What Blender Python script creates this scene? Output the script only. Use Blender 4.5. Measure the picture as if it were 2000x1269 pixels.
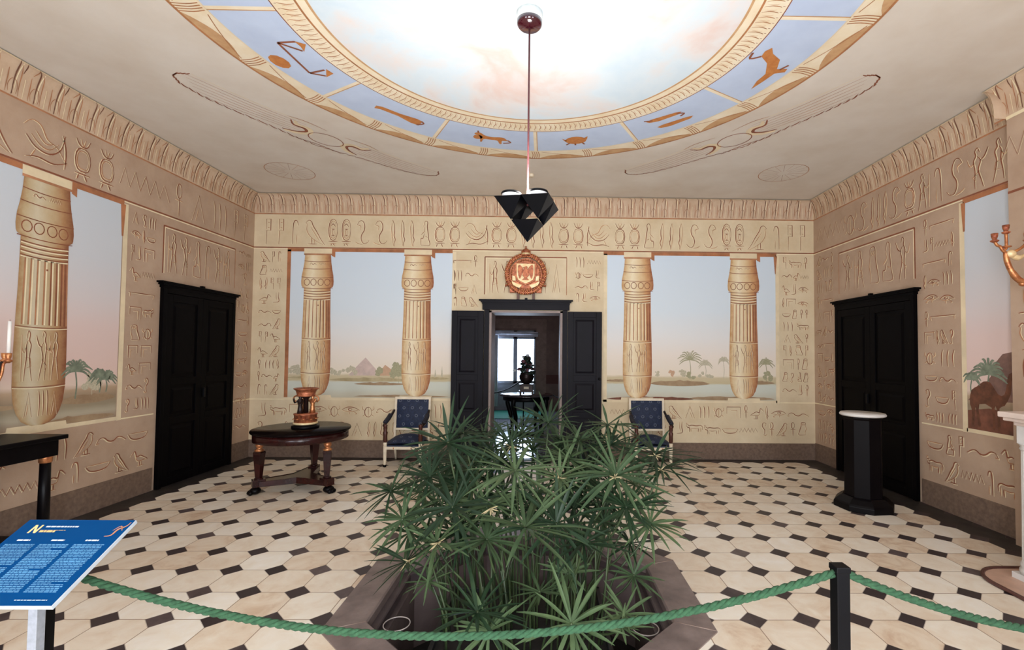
import bpy, math, random
from mathutils import Vector, Matrix
from mathutils.geometry import tessellate_polygon
PI = math.pi
for o in list(bpy.data.objects):
    bpy.data.objects.remove(o)
SC = bpy.context.scene
COL = SC.collection

# ------------------------------------------------------------------ camera
EYE = 1.6
FPX, PITCH, YAW, ROLL, CX, CY = 924.594, 0.0318, 0.0138, 0.0087, 1076.59, 660.71
def cam_axes():
    cy, sy, cp, sp = math.cos(YAW), math.sin(YAW), math.cos(PITCH), math.sin(PITCH)
    f = Vector((sy*cp, cy*cp, sp)); r = Vector((cy, -sy, 0)); u = r.cross(f)
    c, s = math.cos(ROLL), math.sin(ROLL)
    return c*r + s*u, -s*r + c*u, f
CR, CU, CF = cam_axes()
cd = bpy.data.cameras.new('camera'); cam = bpy.data.objects.new('camera', cd); COL.objects.link(cam)
m = Matrix((CR, CU, -CF)).transposed().to_4x4(); m.translation = (0, 0, EYE)
cam.matrix_world = m
cd.sensor_fit = 'HORIZONTAL'; cd.sensor_width = 36; cd.lens = FPX/2000*36
cd.shift_x = -(CX-1000)/2000; cd.shift_y = (CY-634.5)/2000
cd.clip_start = .05; cd.clip_end = 200
SC.camera = cam

# ------------------------------------------------------------------ room measures (metres)
XL, XR, D, YFRONT = -4.467, 4.177, 7.269, -0.75
ZC, ZFRB, ZFRT = 4.0, 3.19, 3.70          # ceiling, frieze bottom, frieze top
COVE = 0.11
CCX, CCY = -0.127, 3.27                   # centre of the room: lamp, roundel, basin
XB, YB = 4.05, 4.05                       # chimney breast face and its far edge

# ------------------------------------------------------------------ world, daylight, exposure
W = bpy.data.worlds.new('world'); SC.world = W; W.use_nodes = True
bg = W.node_tree.nodes['Background']; bg.inputs[0].default_value = (.60, .76, 1, 1); bg.inputs[1].default_value = 4.5
def area(name, loc, rot, sx, sy, power, col):
    l = bpy.data.lights.new(name, 'AREA'); l.shape = 'RECTANGLE'; l.size = sx; l.size_y = sy
    l.energy = power; l.color = col
    o = bpy.data.objects.new(name, l); COL.objects.link(o); o.location = loc; o.rotation_euler = rot
    return o
# daylight entering by the two tall windows and the open door of the front wall, behind the camera
area('daylight_window_left', (-2.5, YFRONT+.03, 1.7), (PI/2+.55, 0, 0), 1.2, 2.2, 48, (1, .98, .96))
area('daylight_window_right', (2.4, YFRONT+.03, 1.7), (PI/2+.55, 0, 0), 1.2, 2.2, 48, (1, .98, .96))
area('daylight_door', (-.1, YFRONT+.03, 1.5), (PI/2+.1, 0, 0), 1.3, 2.4, 105, (1, .98, .96))
# daylight of the next room's window
area('daylight_far_window', (-.85, 13.25, 1.5), (-PI/2, 0, 0), 1.1, 1.3, 45, (.62, .78, 1))
SC.view_settings.view_transform = 'Standard'; SC.view_settings.look = 'None'
SC.view_settings.exposure = 0.32; SC.view_settings.gamma = 1; SC.view_settings.use_curve_mapping = False

# ------------------------------------------------------------------ materials
def lin(c):
    return tuple(((x/255)/12.92 if x/255 <= .04045 else ((x/255+.055)/1.055)**2.4) for x in c) + (1,)
def newmat(name):
    m = bpy.data.materials.new(name); m.use_nodes = True
    return m, m.node_tree, m.node_tree.nodes['Principled BSDF']
def noise_of(nt, scale, detail=4, rough=.6, dist=0, coord='Object'):
    tc = nt.nodes.new('ShaderNodeTexCoord'); n = nt.nodes.new('ShaderNodeTexNoise')
    n.inputs['Scale'].default_value = scale; n.inputs['Detail'].default_value = detail
    n.inputs['Roughness'].default_value = rough; n.inputs['Distortion'].default_value = dist
    nt.links.new(tc.outputs[coord], n.inputs['Vector']); return n
def ramp(nt, fac, stops, interp='LINEAR'):
    r = nt.nodes.new('ShaderNodeValToRGB'); r.color_ramp.interpolation = interp
    el = r.color_ramp.elements
    while len(el) < len(stops): el.new(.5)
    for e, (p, c) in zip(el, stops): e.position = p; e.color = lin(c)
    nt.links.new(fac, r.inputs[0]); return r
def mul(c, k): return tuple(max(0, min(255, x*k)) for x in c)
def pm(name, rgb, rough=.55, metal=0, var=.12, scale=9, bump=0, rgb2=None, spec=.5, coat=0, bscale=None):
    m, nt, b = newmat(name)
    n = noise_of(nt, scale)
    a = rgb2 or mul(rgb, 1-var); c = mul(rgb, 1+var*.6) if not rgb2 else rgb
    r = ramp(nt, n.outputs['Fac'], [(.3, a), (.7, c)])
    nt.links.new(r.outputs[0], b.inputs['Base Color'])
    b.inputs['Roughness'].default_value = rough; b.inputs['Metallic'].default_value = metal
    b.inputs['Specular IOR Level'].default_value = spec; b.inputs['Coat Weight'].default_value = coat
    if bump:
        n2 = noise_of(nt, bscale or scale*6)
        bp = nt.nodes.new('ShaderNodeBump'); bp.inputs['Strength'].default_value = bump; bp.inputs['Distance'].default_value = .01
        nt.links.new(n2.outputs['Fac'], bp.inputs['Height']); nt.links.new(bp.outputs[0], b.inputs['Normal'])
    return m
class X:                                   # tiny math-node expressions
    def __init__(s, nt): s.nt = nt
    def op(s, o, a, b=None, c=None):
        n = s.nt.nodes.new('ShaderNodeMath'); n.operation = o
        for i, v in enumerate((a, b, c)):
            if v is None: continue
            if isinstance(v, (int, float)): n.inputs[i].default_value = v
            else: s.nt.links.new(v, n.inputs[i])
        return n.outputs[0]
    def mix(s, f, a, b):
        n = s.nt.nodes.new('ShaderNodeMix'); n.data_type = 'RGBA'
        if isinstance(f, (int, float)): n.inputs[0].default_value = f
        else: s.nt.links.new(f, n.inputs[0])
        for i, v in ((6, a), (7, b)):
            if isinstance(v, tuple): n.inputs[i].default_value = v
            else: s.nt.links.new(v, n.inputs[i])
        return n.outputs[2]

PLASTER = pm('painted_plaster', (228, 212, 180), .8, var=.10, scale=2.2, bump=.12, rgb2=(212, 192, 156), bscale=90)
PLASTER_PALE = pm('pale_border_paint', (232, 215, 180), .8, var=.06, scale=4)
PLASTER_SIDE = pm('rosy_dimmed_plaster', (194, 169, 146), .8, rgb2=(175, 148, 125), scale=2.2, bump=.12, bscale=90)  # rosy paint, also darkened in colour for the dimmer light on the sides
COVEMAT = pm('cove_plaster', (212, 188, 162), .8, rgb2=(196, 168, 140), scale=5, bump=.1, bscale=80)
CEILMAT = pm('ceiling_plaster', (224, 217, 206), .85, rgb2=(212, 201, 186), scale=1.6, bump=.08, bscale=70)
BASEMAT = pm('baseboard_paint', (128, 106, 90), .75, rgb2=(102, 83, 70), scale=28, bump=.06, bscale=120)
INK = pm('engraved_brown_line', (182, 128, 92), .8, var=.15, scale=6)
INKD = pm('engraved_dark_line', (144, 86, 60), .8, var=.15, scale=6)
INKC = pm('cove_dark_line', (118, 78, 58), .8, var=.15, scale=6)
INKL = pm('engraved_light_line', (240, 226, 190), .8, var=.05, scale=6)
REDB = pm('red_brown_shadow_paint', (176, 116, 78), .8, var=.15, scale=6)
BLACKP = pm('black_door_paint', (6, 5, 7), .5, var=.25, scale=5, spec=.05)
BLUEBLACK = pm('blue_black_door_paint', (15, 13, 21), .5, var=.2, scale=7, spec=.15)
JAMB = pm('beige_jamb_paint', (150, 134, 128), .6, var=.06)
MAHOG = pm('dark_mahogany', (54, 18, 16), .25, rgb2=(26, 9, 10), scale=6, spec=.3, coat=.1)
EBONY = pm('ebonised_wood', (9, 7, 9), .35, var=.3, scale=6, spec=.12)
GILT = pm('gilt_bronze', (222, 158, 104), .32, metal=.7, rgb2=(160, 92, 60), scale=24, bump=.25, bscale=60)
GILTR = pm('red_gold_leaf', (206, 130, 90), .38, metal=.55, rgb2=(120, 58, 42), scale=30, bump=.3, bscale=70)
GILTP = pm('pale_gold_leaf', (244, 226, 184), .45, metal=.3, rgb2=(228, 196, 138), scale=20)
WHITEP = pm('ivory_painted_wood', (232, 218, 192), .45, var=.06)
WMARBLE = pm('white_marble', (228, 226, 220), .3, rgb2=(204, 200, 196), scale=3, spec=.5)
WAX = pm('candle_wax', (244, 242, 236), .4, var=.03)
STEEL = pm('brushed_steel', (176, 182, 192), .35, metal=.4, var=.08, scale=40)
BLACKM = pm('black_metal', (9, 9, 12), .5, spec=.15, var=.2)
NAVYM = pm('blue_black_plate', (4, 5, 10), .35, var=.4, scale=5, spec=.12)
STONE = pm('grey_basin_marble', (136, 120, 114), .42, rgb2=(96, 82, 78), scale=5, bump=.1, bscale=40)
STONED = pm('dark_basin_marble', (86, 74, 74), .5, rgb2=(60, 50, 52), scale=5)
ROPEM = pm('green_rope', (50, 90, 60), .9, rgb2=(30, 64, 40), scale=60, bump=.3, bscale=300)
LEAF = None

def leaf_material():
    m, nt, b = newmat('papyrus_leaf'); x = X(nt)
    n = noise_of(nt, 6); oi = nt.nodes.new('ShaderNodeObjectInfo')
    f = x.op('ADD', x.op('MULTIPLY', n.outputs['Fac'], .6), x.op('MULTIPLY', oi.outputs['Random'], .5))
    r = ramp(nt, f, [(.15, (18, 34, 20)), (.45, (36, 58, 36)), (.85, (82, 102, 68))])
    nt.links.new(r.outputs[0], b.inputs['Base Color']); b.inputs['Roughness'].default_value = .5
    b.inputs['Specular IOR Level'].default_value = .3
    return m
LEAF = leaf_material()
STEM = pm('papyrus_stem', (70, 86, 50), .5, rgb2=(30, 46, 27), scale=7)
BRACT = pm('pale_dry_bract', (170, 156, 118), .7, var=.15, scale=20)
SOIL = pm('dark_wet_soil', (32, 28, 26), .8, var=.3, scale=20)

def floor_material():
    m, nt, b = newmat('octagon_marble_tiles'); x = X(nt)
    tc = nt.nodes.new('ShaderNodeTexCoord'); sp = nt.nodes.new('ShaderNodeSeparateXYZ')
    nt.links.new(tc.outputs['Object'], sp.inputs[0])
    T, OX, OY = .3228, 2.5694, 3.8665
    u = x.op('DIVIDE', x.op('SUBTRACT', sp.outputs[0], OX), T); v = x.op('DIVIDE', x.op('SUBTRACT', sp.outputs[1], OY), T)
    iu, iv = x.op('ROUND', u), x.op('ROUND', v)
    fu, fv = x.op('ABSOLUTE', x.op('SUBTRACT', u, iu)), x.op('ABSOLUTE', x.op('SUBTRACT', v, iv))
    dot = x.op('LESS_THAN', x.op('ADD', fu, fv), .262)
    joint = x.op('LESS_THAN', x.op('MINIMUM', fu, fv), .009)
    ring = x.op('LESS_THAN', x.op('ABSOLUTE', x.op('SUBTRACT', x.op('ADD', fu, fv), .27)), .008)
    cu, cv = x.op('ADD', x.op('FLOOR', u), .5), x.op('ADD', x.op('FLOOR', v), .5)
    gx, gy = x.op('MULTIPLY_ADD', cu, T, OX), x.op('MULTIPLY_ADD', cv, T, OY)
    border = x.op('MAXIMUM', x.op('MAXIMUM', x.op('LESS_THAN', gx, -4.209), x.op('GREATER_THAN', gx, 3.87)), x.op('GREATER_THAN', gy, 7.10))
    wn = nt.nodes.new('ShaderNodeTexWhiteNoise'); wn.noise_dimensions = '2D'
    cb = nt.nodes.new('ShaderNodeCombineXYZ'); nt.links.new(cu, cb.inputs[0]); nt.links.new(cv, cb.inputs[1]); nt.links.new(cb.outputs[0], wn.inputs[0])
    wd = nt.nodes.new('ShaderNodeTexWhiteNoise'); wd.noise_dimensions = '2D'
    cb2 = nt.nodes.new('ShaderNodeCombineXYZ'); nt.links.new(iu, cb2.inputs[0]); nt.links.new(iv, cb2.inputs[1]); nt.links.new(cb2.outputs[0], wd.inputs[0])
    vein = nt.nodes.new('ShaderNodeTexNoise'); vein.noise_dimensions = '4D'
    for k, val in (('Scale', 5), ('Detail', 6), ('Roughness', .62), ('Distortion', 1.1)): vein.inputs[k].default_value = val
    nt.links.new(tc.outputs['Object'], vein.inputs['Vector']); nt.links.new(x.op('MULTIPLY', wn.outputs['Value'], 40), vein.inputs['W'])
    f = x.op('ADD', x.op('MULTIPLY', wn.outputs['Value'], .36), x.op('MULTIPLY', vein.outputs['Fac'], .75))
    white = ramp(nt, f, [(.22, (196, 164, 134)), (.40, (222, 204, 180)), (.62, (234, 224, 206)), (.9, (242, 238, 228))])
    dk = ramp(nt, x.op('ADD', x.op('MULTIPLY', wd.outputs['Value'], .6), x.op('MULTIPLY', vein.outputs['Fac'], .4)),
              [(.15, (44, 36, 38)), (.65, (58, 48, 50)), (.9, (104, 90, 88))])
    bn = noise_of(nt, 7, 5); bd = ramp(nt, bn.outputs['Fac'], [(.3, (36, 33, 32)), (.7, (60, 55, 51))])
    c = x.mix(joint, white.outputs[0], lin((150, 124, 100)))
    c = x.mix(border, c, bd.outputs[0])
    c = x.mix(x.op('MULTIPLY', ring, .5), c, lin((110, 90, 78)))
    c = x.mix(dot, c, dk.outputs[0])
    nt.links.new(c, b.inputs['Base Color'])
    rn = noise_of(nt, 3, 3); rr = x.op('MULTIPLY_ADD', rn.outputs['Fac'], .2, .36)
    nt.links.new(rr, b.inputs['Roughness']); b.inputs['Specular IOR Level'].default_value = .4
    bp = nt.nodes.new('ShaderNodeBump'); bp.inputs['Strength'].default_value = .25; bp.inputs['Distance'].default_value = .004
    nt.links.new(x.op('SUBTRACT', 1, x.op('MAXIMUM', joint, ring)), bp.inputs['Height']); nt.links.new(bp.outputs[0], b.inputs['Normal'])
    return m
FLOORM = floor_material()

def height_ramp_material(name, z0, z1, stops, wob=.02, rough=.8, nscale=3):
    m, nt, b = newmat(name); x = X(nt)
    tc = nt.nodes.new('ShaderNodeTexCoord'); sp = nt.nodes.new('ShaderNodeSeparateXYZ'); nt.links.new(tc.outputs['Object'], sp.inputs[0])
    n = noise_of(nt, nscale, 5)
    mp = nt.nodes.new('ShaderNodeMapping'); mp.inputs['Scale'].default_value = (1, 1, 4)
    nt.links.new(n.inputs['Vector'].links[0].from_socket, mp.inputs['Vector']); nt.links.new(mp.outputs[0], n.inputs['Vector'])
    h = x.op('DIVIDE', x.op('SUBTRACT', sp.outputs[2], z0), z1-z0)
    h = x.op('ADD', h, x.op('MULTIPLY', x.op('SUBTRACT', n.outputs['Fac'], .5), wob*2))
    r = ramp(nt, h, stops); nt.links.new(r.outputs[0], b.inputs['Base Color']); b.inputs['Roughness'].default_value = rough
    return m
SKYB = height_ramp_material('painted_river_sky', .9, 3.19, [(0, (198, 190, 166)), (.06, (206, 210, 196)), (.105, (208, 212, 200)), (.115, (200, 186, 148)), (.15, (206, 192, 158)),
    (.165, (234, 222, 202)), (.3, (236, 226, 214)), (.42, (230, 230, 228)), (.6, (218, 230, 238)), (1, (212, 228, 242))], .012)
SKYS = height_ramp_material('painted_dusk_sky', .9, 3.19, [(0, (160, 138, 116)), (.04, (180, 170, 148)), (.07, (154, 142, 118)), (.10, (150, 132, 108)), (.14, (184, 158, 130)), (.16, (226, 204, 188)),
    (.22, (228, 200, 190)), (.4, (224, 202, 196)), (.52, (216, 208, 208)), (.7, (206, 210, 216)), (1, (202, 212, 222))], .012)

def column_material(name, side):
    # the trompe l'oeil painter's own modelling of the shaft, across its width (UV x)
    m, nt, b = newmat(name); x = X(nt)
    uv = nt.nodes.new('ShaderNodeUVMap'); sp = nt.nodes.new('ShaderNodeSeparateXYZ'); nt.links.new(uv.outputs[0], sp.inputs[0])
    n = noise_of(nt, 14, 5); f = x.op('ADD', sp.outputs[0], x.op('MULTIPLY', x.op('SUBTRACT', n.outputs['Fac'], .5), .2))
    k = 1 if not side else .87  # side-wall copy darkened: the dimmer light there is put into its colours
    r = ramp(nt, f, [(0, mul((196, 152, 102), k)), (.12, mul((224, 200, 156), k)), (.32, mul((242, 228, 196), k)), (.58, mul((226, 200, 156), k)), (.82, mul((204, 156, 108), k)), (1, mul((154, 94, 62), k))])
    nt.links.new(r.outputs[0], b.inputs['Base Color']); b.inputs['Roughness'].default_value = .8
    return m
COLM = column_material('painted_column', 0); COLMS = column_material('painted_column_dimmed', 1)
P_PYR = pm('painted_far_pyramid', (206, 184, 174), .8, var=.08); P_PYR2 = pm('painted_near_pyramid', (202, 166, 136), .8, var=.08)
P_TREE = pm('painted_foliage', (180, 174, 140), .8, rgb2=(150, 148, 118), scale=60); P_TREEF = pm('painted_far_foliage', (196, 188, 162), .8, var=.12, scale=60)
P_BANK = pm('painted_mud_bank', (174, 150, 118), .8, rgb2=(148, 122, 94), scale=8); P_BANKF = pm('painted_pale_shore', (190, 176, 140), .8, rgb2=(168, 152, 114), scale=8)
P_CAMEL = pm('painted_camel_brown', (106, 66, 46), .8, var=.25, scale=12); P_ROCK = pm('painted_dusk_rock', (128, 98, 88), .8, var=.15, scale=8)
P_GROUND = pm('painted_red_ground', (120, 76, 58), .8, var=.2, scale=9); P_PALM = pm('painted_blue_palm', (126, 136, 116), .8, var=.2, scale=20)

def sky_disc_material():
    m, nt, b = newmat('painted_cloud_sky'); x = X(nt)
    n = noise_of(nt, 1.1, 6, .55, .3); r = ramp(nt, n.outputs['Fac'], [(.30, (196, 220, 236)), (.50, (216, 230, 238)), (.60, (228, 224, 222)), (.68, (226, 206, 198)), (.8, (228, 228, 230))])
    nt.links.new(r.outputs[0], b.inputs['Base Color']); b.inputs['Roughness'].default_value = .85
    return m
SKYDISC = sky_disc_material()
ZBLUE = pm('zodiac_pale_blue', (198, 214, 238), .85, rgb2=(186, 202, 228), scale=3)
ZORANGE = pm('zodiac_orange', (204, 138, 74), .8, rgb2=(180, 108, 54), scale=16)
ZLINE = pm('ring_brown_line', (178, 122, 78), .8, var=.15)
ZCREAM = pm('ring_cream', (242, 232, 208), .85, rgb2=(232, 214, 180), scale=5)
ZTAN = pm('ring_tan_shade', (208, 170, 126), .85, rgb2=(190, 146, 102), scale=9)

def glow(name, rgb, s):
    m, nt, b = newmat(name); b.inputs['Base Color'].default_value = lin(rgb); n = noise_of(nt, 5)
    r = ramp(nt, n.outputs['Fac'], [(.2, mul(rgb, .94)), (.8, rgb)]); nt.links.new(r.outputs[0], b.inputs['Emission Color'])
    b.inputs['Emission Strength'].default_value = s; return m
def glass_pane(name):
    m, nt, b = newmat(name); nt.nodes.remove(b)
    t = nt.nodes.new('ShaderNodeBsdfTransparent'); g = nt.nodes.new('ShaderNodeBsdfGlossy'); g.inputs['Roughness'].default_value = .03
    lw = nt.nodes.new('ShaderNodeLayerWeight'); lw.inputs[0].default_value = .2
    mx = nt.nodes.new('ShaderNodeMixShader'); nt.links.new(lw.outputs['Fresnel'], mx.inputs[0]); nt.links.new(t.outputs[0], mx.inputs[1]); nt.links.new(g.outputs[0], mx.inputs[2])
    nt.links.new(mx.outputs[0], nt.nodes['Material Output'].inputs[0]); return m
PANE = glass_pane('window_glass')

# ------------------------------------------------------------------ mesh builder
class MB:
    def __init__(s): s.v, s.f, s.m, s.sm, s.uv = [], [], [], [], {}
    def add(s, vs, fs, mat=0, smooth=False):
        b = len(s.v); s.v += [tuple(p) for p in vs]
        for f in fs: s.f.append(tuple(b+i for i in f)); s.m.append(mat); s.sm.append(smooth)
        return b
    def box(s, c, d, rz=0, mat=0, taper=1):
        x, y, z = (k/2 for k in d); cc, ss = math.cos(rz), math.sin(rz); vs = []
        for dz, k in ((-z, 1), (z, taper)):
            for dx, dy in ((-x, -y), (x, -y), (x, y), (-x, y)):
                dx, dy = dx*k, dy*k
                vs.append((c[0]+dx*cc-dy*ss, c[1]+dx*ss+dy*cc, c[2]+dz))
        s.add(vs, [(3, 2, 1, 0), (4, 5, 6, 7), (0, 1, 5, 4), (1, 2, 6, 5), (2, 3, 7, 6), (3, 0, 4, 7)], mat); return s
    def bx(s, a, b, mat=0):
        return s.box(tuple((p+q)/2 for p, q in zip(a, b)), tuple(abs(p-q) for p, q in zip(a, b)), 0, mat)
    def lathe(s, prof, c=(0, 0, 0), n=24, mat=0, smooth=True, closed=True, rot=0):
        vs, fs = [], []
        for r, z in prof:
            for i in range(n):
                a = 2*PI*i/n+rot; vs.append((c[0]+r*math.cos(a), c[1]+r*math.sin(a), c[2]+z))
        for j in range(len(prof)-1):
            for i in range(n):
                k = (i+1) % n; fs.append((j*n+i, j*n+k, (j+1)*n+k, (j+1)*n+i))
        if closed:
            if prof[0][0] > 1e-5: fs.append(tuple(range(n-1, -1, -1)))
            if prof[-1][0] > 1e-5: fs.append(tuple((len(prof)-1)*n+i for i in range(n)))
        s.add(vs, fs, mat, smooth); return s
    def tube(s, pts, r, n=8, mat=0, smooth=True, caps=True, closed=False):
        P = [Vector(p) for p in pts]; N = len(P); R = r if isinstance(r, (list, tuple)) else [r]*N
        t0 = (P[1]-P[0]).normalized(); up = Vector((0, 0, 1)) if abs(t0.z) < .9 else Vector((1, 0, 0))
        nx = t0.cross(up).normalized(); vs, fs = [], []
        for i in range(N):
            if closed: t = (P[(i+1) % N]-P[i-1])
            else: t = P[min(i+1, N-1)]-P[max(i-1, 0)]
            t.normalize(); nx = (nx-t*nx.dot(t)).normalized(); ny = t.cross(nx)
            for k in range(n):
                a = 2*PI*k/n; vs.append(P[i]+(nx*math.cos(a)+ny*math.sin(a))*R[i])
        for i in range(N if closed else N-1):
            j = (i+1) % N
            for k in range(n):
                l = (k+1) % n; fs.append((i*n+k, i*n+l, j*n+l, j*n+k))
        if caps and not closed: fs += [tuple(range(n-1, -1, -1)), tuple((N-1)*n+k for k in range(n))]
        s.add(vs, fs, mat, smooth); return s
    def ball(s, c, r, mat=0, n=12, sq=(1, 1, 1)):
        prof = [(max(1e-6, math.sin(PI*i/8)), -math.cos(PI*i/8)) for i in range(9)]
        vs, fs = [], []
        for q, z in prof:
            for i in range(n): a = 2*PI*i/n; vs.append((c[0]+r*sq[0]*q*math.cos(a), c[1]+r*sq[1]*q*math.sin(a), c[2]+r*sq[2]*z))
        for j in range(8):
            for i in range(n): k = (i+1) % n; fs.append((j*n+i, j*n+k, (j+1)*n+k, (j+1)*n+i))
        s.add(vs, fs, mat, True); return s
    def poly(s, pts2, M, d, mat=0):
        tri = tessellate_polygon([[Vector((p[0], p[1], 0)) for p in pts2]])
        s.add([M(p[0], p[1], d) for p in pts2], [tuple(t) for t in tri], mat); return s
    def prism(s, pts2, M, d0, d1, mat=0):
        n = len(pts2); tri = tessellate_polygon([[Vector((p[0], p[1], 0)) for p in pts2]])
        vs = [M(p[0], p[1], d0) for p in pts2]+[M(p[0], p[1], d1) for p in pts2]
        fs = [tuple(t) for t in tri]+[tuple(n+i for i in reversed(t)) for t in tri]+[(i, (i+1) % n, n+(i+1) % n, n+i) for i in range(n)]
        s.add(vs, fs, mat); return s
    def ribbon(s, pts, M, w, d, mat=0, taper=True):
        n = len(pts); vs = []
        for i, p in enumerate(pts):
            a, b = pts[max(i-1, 0)], pts[min(i+1, n-1)]
            tx, ty = b[0]-a[0], b[1]-a[1]; L = math.hypot(tx, ty) or 1; nx, ny = -ty/L, tx/L
            k = w/2*(min(1, .35+1.6*min(i, n-1-i)/max(1, n-1)) if taper else 1)
            vs += [M(p[0]+nx*k, p[1]+ny*k, d), M(p[0]-nx*k, p[1]-ny*k, d)]
        s.add(vs, [(2*i, 2*i+1, 2*i+3, 2*i+2) for i in range(n-1)], mat); return s
    def build(s, name, mats, parent=None, bevel=0, **props):
        me = bpy.data.meshes.new(name); me.from_pydata(s.v, [], s.f)
        for mt in (mats if isinstance(mats, (list, tuple)) else [mats]): me.materials.append(mt)
        me.polygons.foreach_set('material_index', s.m); me.polygons.foreach_set('use_smooth', s.sm)
        if s.uv:
            ul = me.uv_layers.new(name='UVMap')
            for lp in me.loops: ul.data[lp.index].uv = s.uv.get(lp.vertex_index, (0, 0))
        me.update()
        o = bpy.data.objects.new(name, me); COL.objects.link(o)
        if parent: o.parent = parent
        if bevel:
            bm = o.modifiers.new('bevel', 'BEVEL'); bm.width = bevel; bm.segments = 2; bm.limit_method = 'ANGLE'; bm.angle_limit = .6
        for k, v in props.items(): o[k] = v
        return o
def thing(name, label, cat, loc=(0, 0, 0), rz=0, group=None):
    o = bpy.data.objects.new(name, None); COL.objects.link(o); o.empty_display_size = .1
    o.location = loc; o.rotation_euler = (0, 0, rz); o['label'] = label; o['category'] = cat
    if group: o['group'] = group
    return o
def tag(o, label, cat, group=None):
    o['label'] = label; o['category'] = cat
    if group: o['group'] = group
    return o
def struct(o, label=None, cat=None):
    o['kind'] = 'structure'
    if label: o['label'] = label
    if cat: o['category'] = cat
    return o
def copy_tree(o, parent=None):
    c = o.copy(); COL.objects.link(c)
    if parent: c.parent = parent
    for ch in list(o.children): copy_tree(ch, c)
    return c
def smooth(pts, k=4):
    if len(pts) < 3: return pts
    P = [pts[0]]+list(pts)+[pts[-1]]; out = []
    for i in range(1, len(P)-2):
        p0, p1, p2, p3 = P[i-1], P[i], P[i+1], P[i+2]
        for j in range(k):
            t = j/k
            out.append(tuple(.5*((2*p1[a])+(-p0[a]+p2[a])*t+(2*p0[a]-5*p1[a]+4*p2[a]-p3[a])*t*t+(-p0[a]+3*p1[a]-3*p2[a]+p3[a])*t**3) for a in range(len(p1))))
    return out+[pts[-1]]
def Mback(u, v, d): return (u, D-d, v)
def Mleft(u, v, d): return (XL+d, u, v)
def Mright(u, v, d): return (XR-d, u, v)
def Mbreast(u, v, d): return (XB-d, u, v)
def Mceil(u, v, d): return (u, v, ZC-d)

# ------------------------------------------------------------------ room shell
HB = .36                                    # basin hole handled by the floor outline
def octagon(ap, c=(CCX, 3.24)):
    R = ap/math.cos(PI/8); return [(c[0]+R*math.cos(PI/8+i*PI/4), c[1]+R*math.sin(PI/8+i*PI/4)) for i in range(8)]
OCT = octagon(1.135)
b = MB(); x0, x1, y0, y1 = XL-.3, XR+.3, YFRONT-.3, D+.02
oc = [(p[0], p[1], 0) for p in OCT]
# outer frame corners matched to the octagon: 8 outer points
cx, cy = CCX, 3.24
k = math.tan(PI/8)
outer = []
for i in range(8):
    px, py = OCT[i]; dx, dy = px-cx, py-cy
    if abs(dx) > abs(dy): ox = x1 if dx > 0 else x0; oy = py
    else: ox = px; oy = y1 if dy > 0 else y0
    outer.append((ox, oy, 0))
corners = [(x1, y1, 0), (x0, y1, 0), (x0, y0, 0), (x1, y0, 0)]
vs = oc+outer+corners; fs = []
for i in range(8):
    j = (i+1) % 8
    if i % 2 == 0 and i in (0, 2, 4, 6):
        fs.append((i, 8+i, 16+i//2, 8+j, j))
    else: fs.append((i, 8+i, 8+j, j))
b.add(vs, [tuple(reversed(f)) for f in fs])
floor = struct(b.build('floor', FLOORM))
struct(MB().bx((XL-.3, YFRONT-.3, ZC), (XR+.3, D+.3, ZC+.2)).build('ceiling', CEILMAT)).name = 'ceiling'
ceiling = bpy.data.objects['ceiling']
DX0, DX1, DZ = -.85, .271, 2.25             # doorway of the back wall
WB = .5
b = MB()
b.bx((XL-.3, D, 0), (DX0, D+WB, ZC)).bx((DX1, D, 0), (XR+.3, D+WB, ZC)).bx((DX0, D, DZ), (DX1, D+WB, ZC))
wall_back = struct(b.build('wall_back', PLASTER))
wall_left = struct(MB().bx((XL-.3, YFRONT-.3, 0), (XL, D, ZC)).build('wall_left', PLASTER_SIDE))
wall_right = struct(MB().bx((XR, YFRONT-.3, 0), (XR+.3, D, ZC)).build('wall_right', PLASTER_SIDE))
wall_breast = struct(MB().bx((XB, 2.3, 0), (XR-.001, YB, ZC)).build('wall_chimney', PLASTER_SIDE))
# front wall behind the camera: two window openings and a doorway
b = MB(); cuts = [(-3.1, -1.9, .6, 2.8), (-.75, .55, 0, 2.7), (1.8, 3.0, .6, 2.8)]; xp = XL
for a, c, z0, z1 in cuts:
    b.bx((xp, YFRONT-.3, 0), (a, YFRONT, ZC)); b.bx((a, YFRONT-.3, z1), (c, YFRONT, ZC))
    if z0: b.bx((a, YFRONT-.3, 0), (c, YFRONT, z0))
    xp = c
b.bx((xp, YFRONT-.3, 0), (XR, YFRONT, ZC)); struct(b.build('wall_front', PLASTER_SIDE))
# baseboards
b = MB(); b.bx((XL, D-.012, 0), (DX0-.14, D, .262)).bx((DX1+.14, D-.012, 0), (XR, D, .252)); struct(b.build('baseboard_back', BASEMAT, None, .003))
b = MB(); b.bx((XL, YFRONT, 0), (XL+.012, 5.50, .262)).bx((XL, 6.84, 0), (XL+.012, D-.012, .262)); struct(b.build('baseboard_left', BASEMAT, None, .003))
b = MB(); b.bx((XR-.012, YB, 0), (XR, 5.2, .262)).bx((XR-.012, 6.70, 0), (XR, D-.012, .262)); struct(b.build('baseboard_right', BASEMAT, None, .003))

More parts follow.
